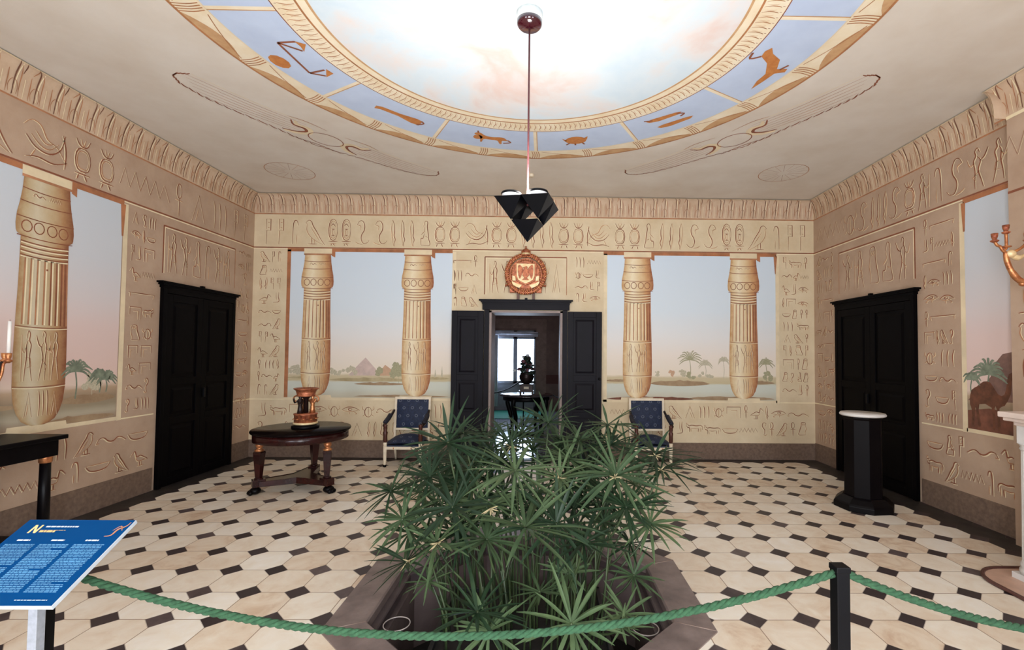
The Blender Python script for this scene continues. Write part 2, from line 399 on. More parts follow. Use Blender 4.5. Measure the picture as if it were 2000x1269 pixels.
# cavetto cornices: a hollow curve from the frieze top to the ceiling
NC = 10
def cove_pt(t):                              # t 0..1 -> (out, height)
    a = t*PI/2
    return COVE*(1-math.cos(a)), ZFRT+(ZC-ZFRT)*math.sin(a)*.97
def Mcove(side):
    def M(u, t, d):
        o, z = cove_pt(max(0, min(1, t))); o += d; z -= d*.3*t
        if side == 'back': return (u, D-o, z)
        if side == 'left': return (XL+o, u, z)
        if side == 'breast': return (XB-o, u, z)
        if side == 'end': return (u, YB+o, z)
        return (XR-o, u, z)
    return M
def cornice(name, side, u0, u1, parent=None):
    M = Mcove(side); b = MB(); vs, fs = [], []
    for i in range(NC+1):
        # mitred ends: stand back with the overhang
        o = cove_pt(i/NC)[0]
        for u in (u0, u1):
            vs.append(M(u, i/NC, 0))
    for i in range(NC): fs.append((2*i, 2*i+1, 2*i+3, 2*i+2))
    b.add(vs, fs, 0, True)
    # light fillet along the ceiling and the dark line below
    b.ribbon([(u0, 1), (u1, 1)], lambda u, v, d: M(u, 1, .004) if v >= 1 else M(u, .965, .004), .01, .002, 1, False)
    r = lambda lo, hi, mt: b.add([M(u0, lo, .002), M(u1, lo, .002), M(u1, hi, .002), M(u0, hi, .002)], [(0, 1, 2, 3)], mt)
    r(-.0, .035, 2); r(.93, 1, 1)
    o = struct(b.build(name, [COVEMAT, PLASTER_PALE, INK], parent))
    # painted leaf frieze on the cove
    s = MB(); per = .172; n = int(round((u1-u0)/per)); per = (u1-u0)/n; rnd = random.Random(name)
    for i in range(n):
        u = u0+(i+.5)*per; lean = .02+.03*rnd.random()
        def st(p, w, mt, dd=.004): s.ribbon(smooth(p, 3), M, w, dd, mt)
        st([(u, .07), (u+.002, .35), (u, .62), (u-lean*.4, .82), (u-lean*1.3, .98)], .0115, 1)
        st([(u+.015, .10), (u+.017, .4), (u+.016, .72), (u+.008, .9)], .009, 2, .003)
        st([(u-.004, .05), (u+.003, .2)], .016, 1)
        st([(u+.045, .06), (u+.045, .4), (u+.035, .62), (u+.01, .80)], .008, 0)
        st([(u-.05, .06), (u-.045, .34), (u-.055, .55)], .008, 0)
        if i % 2: st([(u+.05, .55), (u+.05, .76), (u+.03, .95)], .009, 1)
        else: st([(u-.05, .62), (u-.035, .8), (u-.045, .97)], .010, 0)
        st([(u+.078, .05), (u+.08, .45)], .012, 2, .003)
        st([(u-.028, .08), (u-.036, .2), (u-.02, .33), (u, .36), (u+.022, .33), (u+.036, .2), (u+.028, .08)], .007, 0)
    s.build('leaf_moulding', [INK, INKC, INKL], o)
    return o
cornice('trim_1', 'back', XL+.0, XR-.0)
cornice('trim_2', 'left', YFRONT, D-.0)
cornice('trim_3', 'right', YB, D-.0)
cornice('trim_4', 'breast', 2.3, YB+COVE)
cornice('trim_5', 'end', XB-COVE, XR)

# ------------------------------------------------------------------ hieroglyphs
def rr(x0, y0, x1, y1, r=.12):
    P = []
    for cx_, cy_, a0 in ((x1-r, y1-r, 0), (x0+r, y1-r, 90), (x0+r, y0+r, 180), (x1-r, y0+r, 270)):
        for i in range(4): a = math.radians(a0+30*i); P.append((cx_+r*math.cos(a), cy_+r*math.sin(a)))
    return P+[P[0]]
def circ(x, y, r, n=12, ry=None): return [(x+r*math.cos(2*PI*i/n), y+(ry or r)*math.sin(2*PI*i/n)) for i in range(n+1)]
G = {   # name: (aspect w/h, [(polyline, is curved, heavy)])
 'falcon': (.8, [([(.06, .84), (.2, .95), (.34, .9), (.42, .74), (.62, .48), (.8, .22), (.98, .02)], 1, 1), ([(.06, .84), (.14, .8), (.12, .6), (.25, .38), (.5, .2), (.9, .02)], 1, 0), ([(.36, .3), (.36, .06)], 0, 1), ([(.5, .24), (.5, .06)], 0, 0), ([(.2, .05), (.62, .05)], 0, 1), ([(.3, .7), (.5, .45), (.7, .2)], 1, 0)]),
 'cartouche': (.42, [(rr(.12, .2, .88, 1, .34), 0, 1), (rr(.24, .28, .76, .93, .22), 0, 0), ([(.3, .75), (.5, .82), (.7, .72)], 1, 1), ([(.35, .62), (.65, .62)], 0, 1), (circ(.5, .5, .1), 0, 0), ([(.35, .38), (.65, .38)], 0, 1), ([(.1, .16), (.9, .16)], 0, 1), ([(.2, .08), (.8, .08)], 0, 0), ([(.4, .06), (.3, 0)], 0, 1), ([(.5, .08), (.65, 0)], 0, 1)]),
 'cobra': (.6, [([(.2, .8), (.32, .93), (.52, .95), (.66, .8), (.64, .6), (.48, .42), (.46, .25), (.6, .1), (.82, .12), (.95, .22)], 1, 1), ([(.2, .8), (.3, .78), (.42, .74), (.4, .6)], 1, 0), ([(.1, .15), (.3, .08), (.55, .05)], 1, 0)]),
 'cobra2': (.6, [([(.1, .85), (.3, .95), (.5, .9), (.56, .72), (.44, .55), (.3, .42), (.32, .2), (.42, .06)], 1, 1), ([(.05, .14), (.2, .03), (.42, .06)], 1, 0), ([(.28, .9), (.2, .78), (.3, .7)], 1, 0)]),
 'feather': (.28, [([(.35, 1), (.55, .82), (.6, .6), (.55, .4), (.72, .25), (.55, .12), (.6, 0)], 1, 1), ([(.35, 1), (.2, .75), (.28, .4), (.38, .2), (.5, 0)], 1, 0)]),
 'pot': (.48, [(rr(.12, .2, .88, .74, .26), 0, 1), (rr(.2, .26, .8, .68, .2), 0, 0), ([(.15, .95), (.3, .82), (.5, .78), (.7, .82), (.85, .97)], 1, 1), ([(.38, .97), (.5, .8), (.62, .97)], 1, 0), ([(.12, .14), (.88, .14)], 0, 1), ([(.3, .12), (.22, 0)], 0, 1), ([(.6, .12), (.72, 0)], 0, 1)]),
 'vulture': (.95, [([(.05, .75), (.2, .9), (.4, .85), (.55, .6), (.78, .5), (1, .2)], 1, 0), ([(.1, .55), (.3, .35), (.6, .3), (.85, .5), (.95, .85)], 1, 1), ([(.2, .6), (.4, .42), (.6, .4), (.8, .6)], 1, 0), ([(.3, .7), (.5, .5), (.68, .55)], 1, 0), ([(.1, .08), (.35, .15), (.7, .12), (1, .25)], 1, 1), ([(.3, .3), (.2, .1)], 0, 0), ([(.9, .85), (.97, .5), (.96, .1)], 1, 1)]),
 'seated': (.5, [([(.4, .78), (.5, .97), (.68, .93), (.66, .76), (.72, .55), (.78, .3), (.85, .06), (.2, .06)], 1, 1), ([(.4, .78), (.46, .6), (.3, .5), (.2, .45)], 1, 0), ([(.45, .5), (.35, .32), (.2, .3), (.2, .06)], 1, 1), ([(.5, .4), (.7, .35)], 0, 0)]),
 'stand': (.5, [([(.42, .84), (.5, .98), (.62, .92), (.58, .8), (.7, .7), (.62, .48), (.7, .25), (.82, .02)], 1, 1), ([(.5, .8), (.4, .7), (.42, .48), (.34, .25), (.3, .02)], 1, 1), ([(.42, .68), (.25, .56), (.1, .66)], 1, 0), ([(.34, .46), (.66, .46), (.74, .3), (.36, .26)], 0, 0), ([(.08, .9), (.1, .02)], 0, 0)]),
 'offer': (.6, [([(.4, .86), (.48, .98), (.6, .92), (.56, .8), (.66, .68), (.6, .45), (.62, .2), (.62, .02)], 1, 1), ([(.5, .78), (.36, .66), (.46, .45), (.34, .2), (.26, .02)], 1, 1), ([(.4, .66), (.2, .72), (.04, .9)], 1, 1), ([(.62, .66), (.82, .6), (.96, .8)], 1, 0), ([(.4, .44), (.7, .3), (.62, .2)], 0, 0)]),
 'zig': (1.6, [([(0, .3), (.08, .75), (.18, .3), (.28, .75), (.38, .3), (.48, .75), (.58, .3), (.68, .75), (.78, .3), (.88, .75), (1, .3)], 0, 1)]),
 'bull': (1.4, [([(.02, .75), (.12, .85), (.2, .72), (.35, .78), (.6, .72), (.85, .75), (.97, .6), (.95, .3)], 1, 1), ([(.05, .7), (.12, .55), (.22, .5), (.22, .08)], 1, 1), ([(.3, .45), (.32, .08)], 0, 0), ([(.3, .45), (.5, .4), (.74, .46)], 1, 0), ([(.74, .46), (.72, .08)], 0, 1), ([(.88, .55), (.86, .08)], 0, 0), ([(.06, .85), (.04, .98), (.14, .96)], 1, 0)]),
 'ibis': (.8, [([(.02, .6), (.15, .75), (.25, .8), (.3, .65), (.35, .5), (.55, .55), (.8, .42), (.98, .3)], 1, 1), ([(.3, .5), (.4, .3), (.65, .28), (.98, .3)], 1, 0), ([(.5, .28), (.5, .04)], 0, 1), ([(.6, .28), (.62, .04)], 0, 0), ([(.4, .04), (.75, .04)], 0, 0)]),
 'eye': (1.5, [([(.02, .5), (.3, .75), (.65, .72), (.95, .45)], 1, 1), ([(.02, .5), (.3, .34), (.6, .36), (.9, .48)], 1, 0), (circ(.45, .54, .1), 0, 1), ([(.4, .34), (.42, .08)], 0, 0), ([(.6, .36), (.8, .15), (.7, .1)], 1, 0)]),
 'leg': (.6, [([(.3, .98), (.34, .6), (.28, .2), (.9, .12)], 1, 1), ([(.6, .98), (.58, .6), (.5, .3)], 1, 0)]),
 'bar': (2.2, [([(0, .6), (1, .6)], 0, 1), ([(0, .6), (.04, .25)], 0, 0), ([(.96, .6), (.96, .25)], 0, 0)]),
 'flag': (.4, [([(.3, .02), (.34, .55), (.7, .55), (.7, .98), (.3, .98), (.3, .6)], 0, 1), ([(.42, .65), (.6, .65)], 0, 0), ([(.42, .85), (.6, .85)], 0, 0)]),
 'scarab': (.7, [(circ(.5, .42, .26, 12, .32), 0, 1), ([(.5, .74), (.5, .12)], 0, 0), ([(.26, .5), (.08, .62), (.1, .8)], 1, 0), ([(.74, .5), (.92, .62), (.9, .8)], 1, 0), ([(.28, .28), (.1, .16)], 0, 0), ([(.72, .28), (.9, .16)], 0, 0)]),
 'snake': (1.8, [([(.02, .3), (.1, .6), (.25, .65), (.4, .4), (.55, .35), (.7, .55), (.85, .5), (1, .28)], 1, 1), ([(.02, .3), (.12, .35)], 0, 0)]),
 'ankh': (.45, [(circ(.5, .76, .2, 12, .22), 0, 1), ([(.5, .54), (.5, .02)], 0, 1), ([(.18, .48), (.82, .48)], 0, 0)]),
 'hook': (.5, [([(.3, .05), (.32, .6), (.4, .9), (.62, .92), (.72, .75)], 1, 1), ([(.6, .05), (.6, .4)], 0, 0)]),
 'bowl': (1.5, [([(.05, .6), (.2, .25), (.5, .15), (.8, .25), (.95, .6)], 1, 1), ([(.05, .6), (.95, .6)], 0, 0)]),
 'box': (1.1, [([(.1, .1), (.1, .9), (.9, .9), (.9, .4)], 0, 1), ([(.3, .1), (.3, .65), (.65, .65)], 0, 0)]),
 'reeds': (.9, [([(.15, .05), (.18, .6), (.1, .95)], 1, 1), ([(.45, .05), (.46, .6), (.4, .95)], 1, 1), ([(.75, .05), (.76, .6), (.7, .95)], 1, 1)]),
 'tri': (.9, [([(.2, .05), (.5, .9), (.8, .05)], 0, 1), ([(.35, .05), (.5, .5)], 0, 0)]),
 'owl': (.7, [([(.3, .75), (.32, .95), (.66, .95), (.7, .7), (.82, .4), (.9, .08), (.3, .08)], 1, 1), ([(.3, .75), (.24, .5), (.34, .25), (.3, .08)], 1, 0), (circ(.44, .82, .05, 8), 0, 0), (circ(.58, .82, .05, 8), 0, 0)]),
}
def glyph(s, M, nm, u, v, w, h, lw=.011, flip=False, d=.003):
    for pts, cur, heavy in G[nm][1]:
        P = smooth(pts, 4) if cur else (pts if len(pts) > 3 else [tuple(a+(b_-a)*i/3 for a, b_ in zip(pts[0], pts[-1])) for i in range(4)] if len(pts) == 2 else pts)
        Q = [(u+(1-p[0] if flip else p[0])*w, v+p[1]*h) for p in P]
        k = lw*(1 if heavy else .7)
        s.ribbon([(a-k*.8, b_-k*.5) for a, b_ in Q], M, k*.9, d, 2)
        s.ribbon(Q, M, k, d+.001, 1 if heavy else 0)
STRIP = ['ibis', 'zig', 'falcon', 'bar', 'owl', 'eye', 'leg', 'reeds', 'snake', 'ankh', 'bull', 'hook', 'box', 'scarab', 'seated', 'bowl', 'flag', 'tri', 'feather', 'cobra2']
def strip(s, M, u0, u1, v0, v1, row, seed, lw=.010, flip=False):
    rnd = random.Random(seed); v = v1; W_ = u1-u0
    while v-row*.6 > v0:
        h = min(row*rnd.uniform(.8, 1.1), v-v0); items = []; tot = 0
        while tot < W_*.92:
            nm = rnd.choice(STRIP); hh = h*.88
            if G[nm][0] > 1.3: hh = min(h*.6, W_/G[nm][0])
            w = hh*G[nm][0]*rnd.uniform(.95, 1.2)
            if items and tot+w > W_*1.35: break
            items.append((nm, w, hh)); tot += w+.025
        k = min(1.35, (W_-.012*len(items))/sum(q[1] for q in items)); gap = (W_-k*sum(q[1] for q in items))/len(items); u = u0+gap/2
        for nm, w, hh in items:
            glyph(s, M, nm, u, v-h+(h-hh)*rnd.uniform(.2, .7), w*k, hh, lw*1.15, rnd.random() < .5); u += w*k+gap
        v -= h+.015
INKS = [INK, INKD, INKL]
FR = ['flag', 'flag', 'hook', 'falcon', 'cartouche', 'cartouche', 'cobra', 'cobra', 'feather', 'feather', 'feather', 'seated', 'pot', 'pot', 'vulture', 'pot', 'pot', 'feather', 'feather', 'feather', 'feather']
def frieze(name, M, u0, u1, seq, parent, lw=.012):
    h = (ZFRT-ZFRB)*.80; tot = sum(G[q.strip('-')][0]*h for q in seq); gap = (u1-u0-tot)/len(seq)
    s = MB(); u = u0+gap/2
    for q in seq:
        nm = q.strip('-'); w = G[nm][0]*h; glyph(s, M, nm, u, ZFRB+.035, w, h, lw, q[0] == '-'); u += w+gap
    return s.build(name, INKS, parent)
frieze('hieroglyph_frieze', Mback, XL+.12, XR-.08, FR+['-pot', '-pot', '-vulture', '-pot', '-pot', '-seated', '-feather', '-feather', '-feather', '-cobra', '-cobra', 'cartouche', 'cartouche', '-falcon', '-hook', 'flag', 'flag'], wall_back)
SIDESEQ = ['offer', 'stand', 'seated', 'vulture', 'stand', 'feather', 'feather', 'feather', 'falcon', 'vulture', 'pot', 'pot', 'zig', 'ankh', 'tri', 'reeds', 'flag', 'flag']
frieze('hieroglyph_frieze', Mleft, 1.6, D-.1, SIDESEQ, wall_left, .013)
frieze('hieroglyph_frieze', Mright, YB+.1, D-.1, ['stand', 'offer', 'cobra', 'hook', 'stand', 'pot', 'cobra', 'feather', 'feather', 'feather', 'cobra', 'scarab', 'zig'], wall_right, .013)
frieze('hieroglyph_frieze', Mbreast, 2.4, YB-.06, ['zig', 'bar', 'pot', 'falcon', 'zig'], wall_breast, .013)
def hline(s, M, u0, u1, v, w, d, mt): s.add([M(u0, v-w/2, d), M(u1, v-w/2, d), M(u1, v+w/2, d), M(u0, v+w/2, d)], [(0, 1, 2, 3)], mt)
def vline(s, M, u, v0, v1, w, d, mt): s.add([M(u-w/2, v0, d), M(u+w/2, v0, d), M(u+w/2, v1, d), M(u-w/2, v1, d)], [(0, 1, 2, 3)], mt)
def rules(M, u0, u1, parent, spans):
    s = MB(); hline(s, M, u0, u1, ZFRB, .016, .002, 1); hline(s, M, u0, u1, ZFRB-.018, .012, .002, 2)
    for a, c in spans: hline(s, M, a, c, .872, .014, .002, 2)
    s.build('painted_rule', INKS, parent)
rules(Mback, XL, XR, wall_back, [(XL, -1.42), (.88, XR)])
rules(Mleft, YFRONT, D, wall_left, [(YFRONT, 5.5), (6.85, D)])
rules(Mright, YB, D, wall_right, [(YB, 5.2), (6.7, D)])
s = MB(); hline(s, Mbreast, 2.3, YB, ZFRB-.15, .022, .002, 1); hline(s, Mbreast, 2.3, YB, ZFRT, .03, .004, 2); s.build('painted_rule', INKS, wall_breast)

# back wall panels of writing
def panel(M, parent, spans, lw=.010, seed=1):
    s = MB()
    for i, (u0, u1, v0, v1, row) in enumerate(spans): strip(s, M, u0, u1, v0, v1, row, seed*37+i, lw)
    return s.build('hieroglyph_panel', INKS, parent)
panel(Mback, wall_back, [(-4.38, -4.02, .9, 3.14, .195)], .009, 1)
panel(Mback, wall_back, [(3.66, 4.10, .9, 3.14, .20)], .009, 2)
panel(Mback, wall_back, [(-4.36, -1.5, .30, .84, .255)], .010, 3)
panel(Mback, wall_back, [(1.0, 4.08, .30, .84, .255)], .010, 4)
panel(Mback, wall_back, [(-1.42, -1.02, 2.30, 3.12, .20)], .009, 5)
panel(Mback, wall_back, [(.45, .86, 2.30, 3.12, .20)], .009, 6)
panel(Mleft, wall_left, [(5.12, 5.46, .9, 3.12, .20)], .010, 7)
panel(Mleft, wall_left, [(6.90, 7.2, .3, 3.12, .20)], .010, 8)
panel(Mleft, wall_left, [(3.2, 5.45, .30, .82, .27)], .011, 9)
panel(Mright, wall_right, [(6.76, 7.2, .3, 3.12, .20)], .010, 10)
panel(Mright, wall_right, [(4.74, 5.16, .9, 3.12, .21)], .010, 11)
panel(Mright, wall_right, [(4.1, 5.15, .28, .82, .27)], .012, 12)
panel(Mbreast, wall_breast, [(3.3, 4.0, 1.3, 2.2, .26)], .012, 13)
def scene_panel(M, parent, u0, u1, v0, v1, figs, flip=False):
    s = MB()
    for a, w, mt in ((0, .016, 1), (.018, .010, 2)):
        hline(s, M, u0+a, u1-a, v1-a, w, .002, mt); vline(s, M, u0+a, v0, v1-a, w, .002, mt)
    vline(s, M, u1, v0, v1, .010, .002, 0)
    n = len(figs); cw = (u1-u0-.12)/n
    for i, f in enumerate(figs):
        h = (v1-v0)*.88; w = min(cw*.95, h*.62); glyph(s, M, f, u0+.06+i*cw, v0+.015, w, h, .013, flip)
    s.build('figure_panel', INKS, parent)
scene_panel(Mleft, wall_left, 5.56, 6.84, 2.50, 3.06, ['stand', 'offer', 'seated', 'hook', 'offer', 'stand'])
scene_panel(Mright, wall_right, 5.26, 6.64, 2.48, 3.06, ['offer', 'seated', 'owl', 'stand', 'offer'], True)
scene_panel(Mback, wall_back, -.93, .33, 2.50, 3.08, ['stand', 'offer', 'hook', 'hook', 'offer', 'tri'])

# ------------------------------------------------------------------ painted views between columns
CPROF = [(1.0, .105), (.985, .125)]          # filled below
def painted_column(parent, M, uc, z0, z1, sc, mat, flip=1):
    """trompe l'oeil bundle column, z0..z1, width scale sc"""
    H = z1-z0; o = 0.004
    prof = [(0, .05), (.006, .09), (.02, .14), (.05, .18), (.09, .207), (.15, .222), (.25, .224), (.38, .219), (.54, .208), (.725, .203), (.727, .206), (.735, .235), (.745, .243), (.77, .247), (.81, .240), (.85, .222), (.90, .205), (.955, .196)]
    b = MB(); n = len(prof); K = 9; base = 0; vs, fs = [], []
    for t, w in prof:
        for i in range(K):
            q = i/(K-1); vs.append(M(uc+flip*(q-.5)*2*w*sc, z0+t*H, o)); b.uv[len(vs)-1] = (q, t)
    for j in range(n-1):
        for i in range(K-1): fs.append((j*K+i, j*K+i+1, (j+1)*K+i+1, (j+1)*K+i))
    b.add(vs, fs, 0)
    root = b.build('painted_column', mat, parent)
    s = MB()
    L = lambda p, w, mt, d=.006: s.ribbon([(uc+flip*a*sc, z0+c*H) for a, c in p], M, w*sc, d, mt, False)
    arc = lambda t, w, dip=.006: [(-w+2*w*i/8, t-dip*(1-(1-i/4)**2)) for i in range(9)]
    for t in (.655, .672, .69, .707): L(arc(t, .203), .010, 1); L(arc(t-.006, .2), .010, 2)
    for t, w in ((.727, .235), (.80, .243), (.86, .22), (.91, .204)): L(arc(t, w), .008, 1)
    for t, w in ((.155, .222), (.385, .218)): L(arc(t, w), .007, 1); L(arc(t-.006, w), .006, 2)
    for i, q in enumerate((-.165, -.115, -.06, 0, .055, .105, .15, .185)):        # flutes
        L([(q*1.03, .39), (q*1.0, .55), (q*.98, .645)], .012, 1 if i > 3 else 0); L([(q*1.03+.016, .39), (q+.016, .55), (q*.98+.014, .645)], .012, 2 if i < 6 else 0)
    for q in (-.16, -.06, .05, .15):                                                # bulge ovals
        s.ribbon([(uc+flip*(q+.042*math.cos(a*PI/6))*sc, z0+(.765+.022*math.sin(a*PI/6))*H) for a in range(13)], M, .009*sc, .006, 1, False)
    rnd = random.Random(uc*10)
    Mf = (lambda u, v, d: M(u, v, d))
    for nm, q, t, w, h in (('stand', -.17, .17, .12, .2), ('offer', -.05, .17, .14, .2), ('stand', .06, .17, .12, .2), ('tri', -.14, .03, .1, .11), ('reeds', -.02, .03, .12, .11), ('tri', .08, .03, .1, .11), ('snake', -.12, .875, .1, .03), ('zig', .02, .875, .1, .03)):
        glyph(s, Mf, nm, uc+flip*q*sc, z0+t*H, flip*w*sc, h*H, .008*sc, False, .006)
    if 1: s.poly([(uc+flip*.02*sc-.008, z0+.605*H), (uc+flip*.02*sc+.008, z0+.605*H), (uc+flip*.02*sc+.008, z0+.612*H), (uc+flip*.02*sc-.008, z0+.612*H)], M, .007, 1)
    s.build('column_ornament', INKS, root)
    # abacus block and footing
    a = MB(); hw = .212*sc
    a.poly([(uc-hw, z0+.958*H), (uc+hw, z0+.958*H), (uc+hw, ZFRB-.012), (uc-hw, ZFRB-.012)], M, .005, 0)
    a.poly([(uc-hw, z0+.950*H), (uc+hw, z0+.950*H), (uc+hw, z0+.960*H), (uc-hw, z0+.960*H)], M, .006, 1)
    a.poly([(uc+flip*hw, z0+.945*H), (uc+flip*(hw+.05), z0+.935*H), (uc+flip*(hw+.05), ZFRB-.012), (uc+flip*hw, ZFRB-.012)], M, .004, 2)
    a.poly([(uc-hw*1.2, .885), (uc+hw*1.2, .885), (uc+hw*1.15, z0+.004*H), (uc-hw*1.15, z0+.004*H)], M, .0035, 0)
    a.build('column_block', [PLASTER_PALE, INK, REDB], root)
    return root
def blob(b, M, u, v, r, mt, d, seed, n=14, sq=1):
    rnd = random.Random(seed); b.poly([(u+r*(.7+.5*rnd.random())*math.cos(2*PI*i/n), v+sq*r*(.7+.5*rnd.random())*math.sin(2*PI*i/n)) for i in range(n)], M, d, mt)
def palm(b, M, u, v, h, mt, d, seed, r=None, sc=1):
    rnd = random.Random(seed); r = r or h*.42
    b.ribbon(smooth([(u, v), (u+.01, v+h*.5), (u-.005, v+h)], 4), M, .014*sc, d, mt, False)
    for i in range(13):
        a = -.35+3.84*i/12; L = r*rnd.uniform(.8, 1.1)
        b.ribbon(smooth([(u, v+h), (u+L*.55*math.cos(a), v+h+L*.55*math.sin(a)+.02), (u+L*math.cos(a), v+h+L*.75*math.sin(a)-.03*abs(math.cos(a)))], 3), M, .022*sc, d+.0003+.00012*i, mt)
def bush(b, M, u, v, w, h, mt, d, seed):
    rnd = random.Random(seed)
    for i in range(8): blob(b, M, u+rnd.uniform(-.45, .45)*w, v+h*rnd.uniform(.3, .9), h*rnd.uniform(.12, .26), mt, d+.0001*i, seed+i)
    b.ribbon([(u, v), (u, v+h*.5)], M, .012, d, mt)
def bank(b, M, u0, u1, v, h, mt, d, seed):
    rnd = random.Random(seed); n = 16
    top = [(u0+(u1-u0)*i/n, v+h*math.sin(PI*i/n)**.6*rnd.uniform(.6, 1)) for i in range(n+1)]; bot = [(u0+(u1-u0)*i/n, v-h*.5*math.sin(PI*i/n)**.7) for i in range(n, -1, -1)]
    b.poly(top+bot[1:-1], M, d, mt)
VM = [P_PYR, P_PYR2, P_TREE, P_TREEF, P_BANK, P_BANKF, P_CAMEL, P_ROCK, P_GROUND, P_PALM]
def view_frame(M, parent, u0, u1, dark_u, light_u):
    s = MB()
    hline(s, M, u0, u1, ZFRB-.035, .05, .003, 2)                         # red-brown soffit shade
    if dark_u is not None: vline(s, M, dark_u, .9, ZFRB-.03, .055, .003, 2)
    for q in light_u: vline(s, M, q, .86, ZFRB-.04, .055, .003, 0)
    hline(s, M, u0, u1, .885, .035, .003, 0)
    s.build('view_border', [PLASTER_PALE, INK, REDB], parent)
def view(M, parent, u0, u1, mat):
    b = MB(); b.add([M(u0, .9, .0015), M(u1, .9, .0015), M(u1, ZFRB-.01, .0015), M(u0, ZFRB-.01, .0015)], [(0, 1, 2, 3)]); return b.build('painted_landscape', mat, parent)
# back wall, left of the doorway
v1 = view(Mback, wall_back, -3.95, -1.43, SKYB); b = MB()
b.poly([(-2.99, 1.24), (-2.48, 1.24), (-2.73, 1.515)], Mback, .002, 0); b.poly([(-2.56, 1.24), (-2.20, 1.24), (-2.43, 1.405)], Mback, .0022, 1)
bank(b, Mback, -3.3, -2.05, 1.17, .05, 5, .0021, 3); bank(b, Mback, -2.9, -2.1, 1.11, .035, 4, .0023, 5)
bank(b, Mback, -2.9, -1.45, .925, .03, 4, .0023, 6); bank(b, Mback, -3.93, -3.3, 1.2, .03, 5, .0022, 8); bank(b, Mback, -1.85, -1.45, 1.2, .03, 5, .0022, 9)
for i, (u, h) in enumerate(((-3.85, .17), (-3.72, .2), (-3.25, .13), (-3.12, .11), (-2.94, .16))): bush(b, Mback, u, 1.22, .14, h, 3, .0024, 20+i)
bush(b, Mback, -2.22, 1.13, .2, .36, 2, .0026, 31); bush(b, Mback, -2.52, 1.22, .08, .14, 2, .0026, 32)
for i in range(3): b.poly([(-1.78+.1*i, 1.23), (-1.75+.1*i, 1.23), (-1.765+.1*i, 1.40-.05*(i % 2))], Mback, .0023, 3)
b.build('painted_pyramids', VM, v1)
for u in (-3.486, -1.958): painted_column(wall_back, Mback, u, .93, ZFRB, 1.0, COLM)
view_frame(Mback, wall_back, -3.95, -1.43, -3.925, [-1.40])
# back wall, right of the doorway
v2 = view(Mback, wall_back, .913, 3.585, SKYB); b = MB()
bank(b, Mback, 1.62, 2.55, 1.15, .07, 4, .0021, 13); bank(b, Mback, .93, 1.35, 1.19, .03, 4, .0022, 14); bank(b, Mback, 3.1, 3.56, 1.17, .04, 4, .0022, 15)
bank(b, Mback, .95, 2.3, .915, .05, 8, .0022, 16); bank(b, Mback, 2.2, 3.55, .925, .05, 4, .0022, 17)
palm(b, Mback, 2.24, 1.22, .30, 2, .0024, 5, .19, .8); palm(b, Mback, 2.48, 1.27, .17, 3, .0024, 6, .11, .7); palm(b, Mback, 2.76, 1.24, .26, 3, .0024, 7, .1, .6); palm(b, Mback, 3.42, 1.2, .26, 2, .0024, 8, .13, .8)
bush(b, Mback, 2.12, 1.24, .1, .14, 3, .0023, 41); bush(b, Mback, 2.5, 1.22, .25, .13, 3, .0023, 42); bush(b, Mback, 1.98, 1.24, .14, .12, 1, .0022, 43); bush(b, Mback, 1.75, 1.25, .1, .09, 3, .0023, 44)
bush(b, Mback, 2.26, 1.2, .12, .14, 2, .0025, 45); bush(b, Mback, 3.45, 1.18, .12, .16, 2, .0024, 46)
b.build('painted_palms', VM, v2)
for u in (1.427, 3.073): painted_column(wall_back, Mback, u, .93, ZFRB, 1.0, COLM)
view_frame(Mback, wall_back, .90, 3.59, None, [.93, 3.60])
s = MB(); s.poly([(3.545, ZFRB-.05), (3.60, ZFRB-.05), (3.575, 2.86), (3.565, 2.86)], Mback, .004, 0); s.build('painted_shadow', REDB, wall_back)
# left wall
v3 = view(Mleft, wall_left, 1.6, 5.02, SKYS); b = MB()
palm(b, Mleft, 4.585, 1.13, .26, 9, .0024, 11, .16); palm(b, Mleft, 4.83, 1.17, .15, 9, .0024, 12, .12); palm(b, Mleft, 4.9, 1.17, .13, 9, .0024, 17, .12)
bush(b, Mleft, 4.75, 1.15, .16, .2, 3, .0022, 51); bank(b, Mleft, 4.4, 5.01, 1.11, .07, 4, .0021, 18); bank(b, Mleft, 4.3, 5.01, .93, .05, 4, .0022, 19); bank(b, Mleft, 2, 4.2, 1.1, .06, 4, .0021, 20)
b.build('painted_palms', VM, v3)
for u in (2.6, 4.262): painted_column(wall_left, Mleft, u, .93, ZFRB, 1.0, COLMS)
view_frame(Mleft, wall_left, 1.6, 5.03, None, [5.055])
s = MB(); s.poly([(4.99, ZFRB-.05), (5.05, ZFRB-.05), (5.03, 2.8), (5.01, 2.8)], Mleft, .004, 0); s.build('painted_shadow', REDB, wall_left)
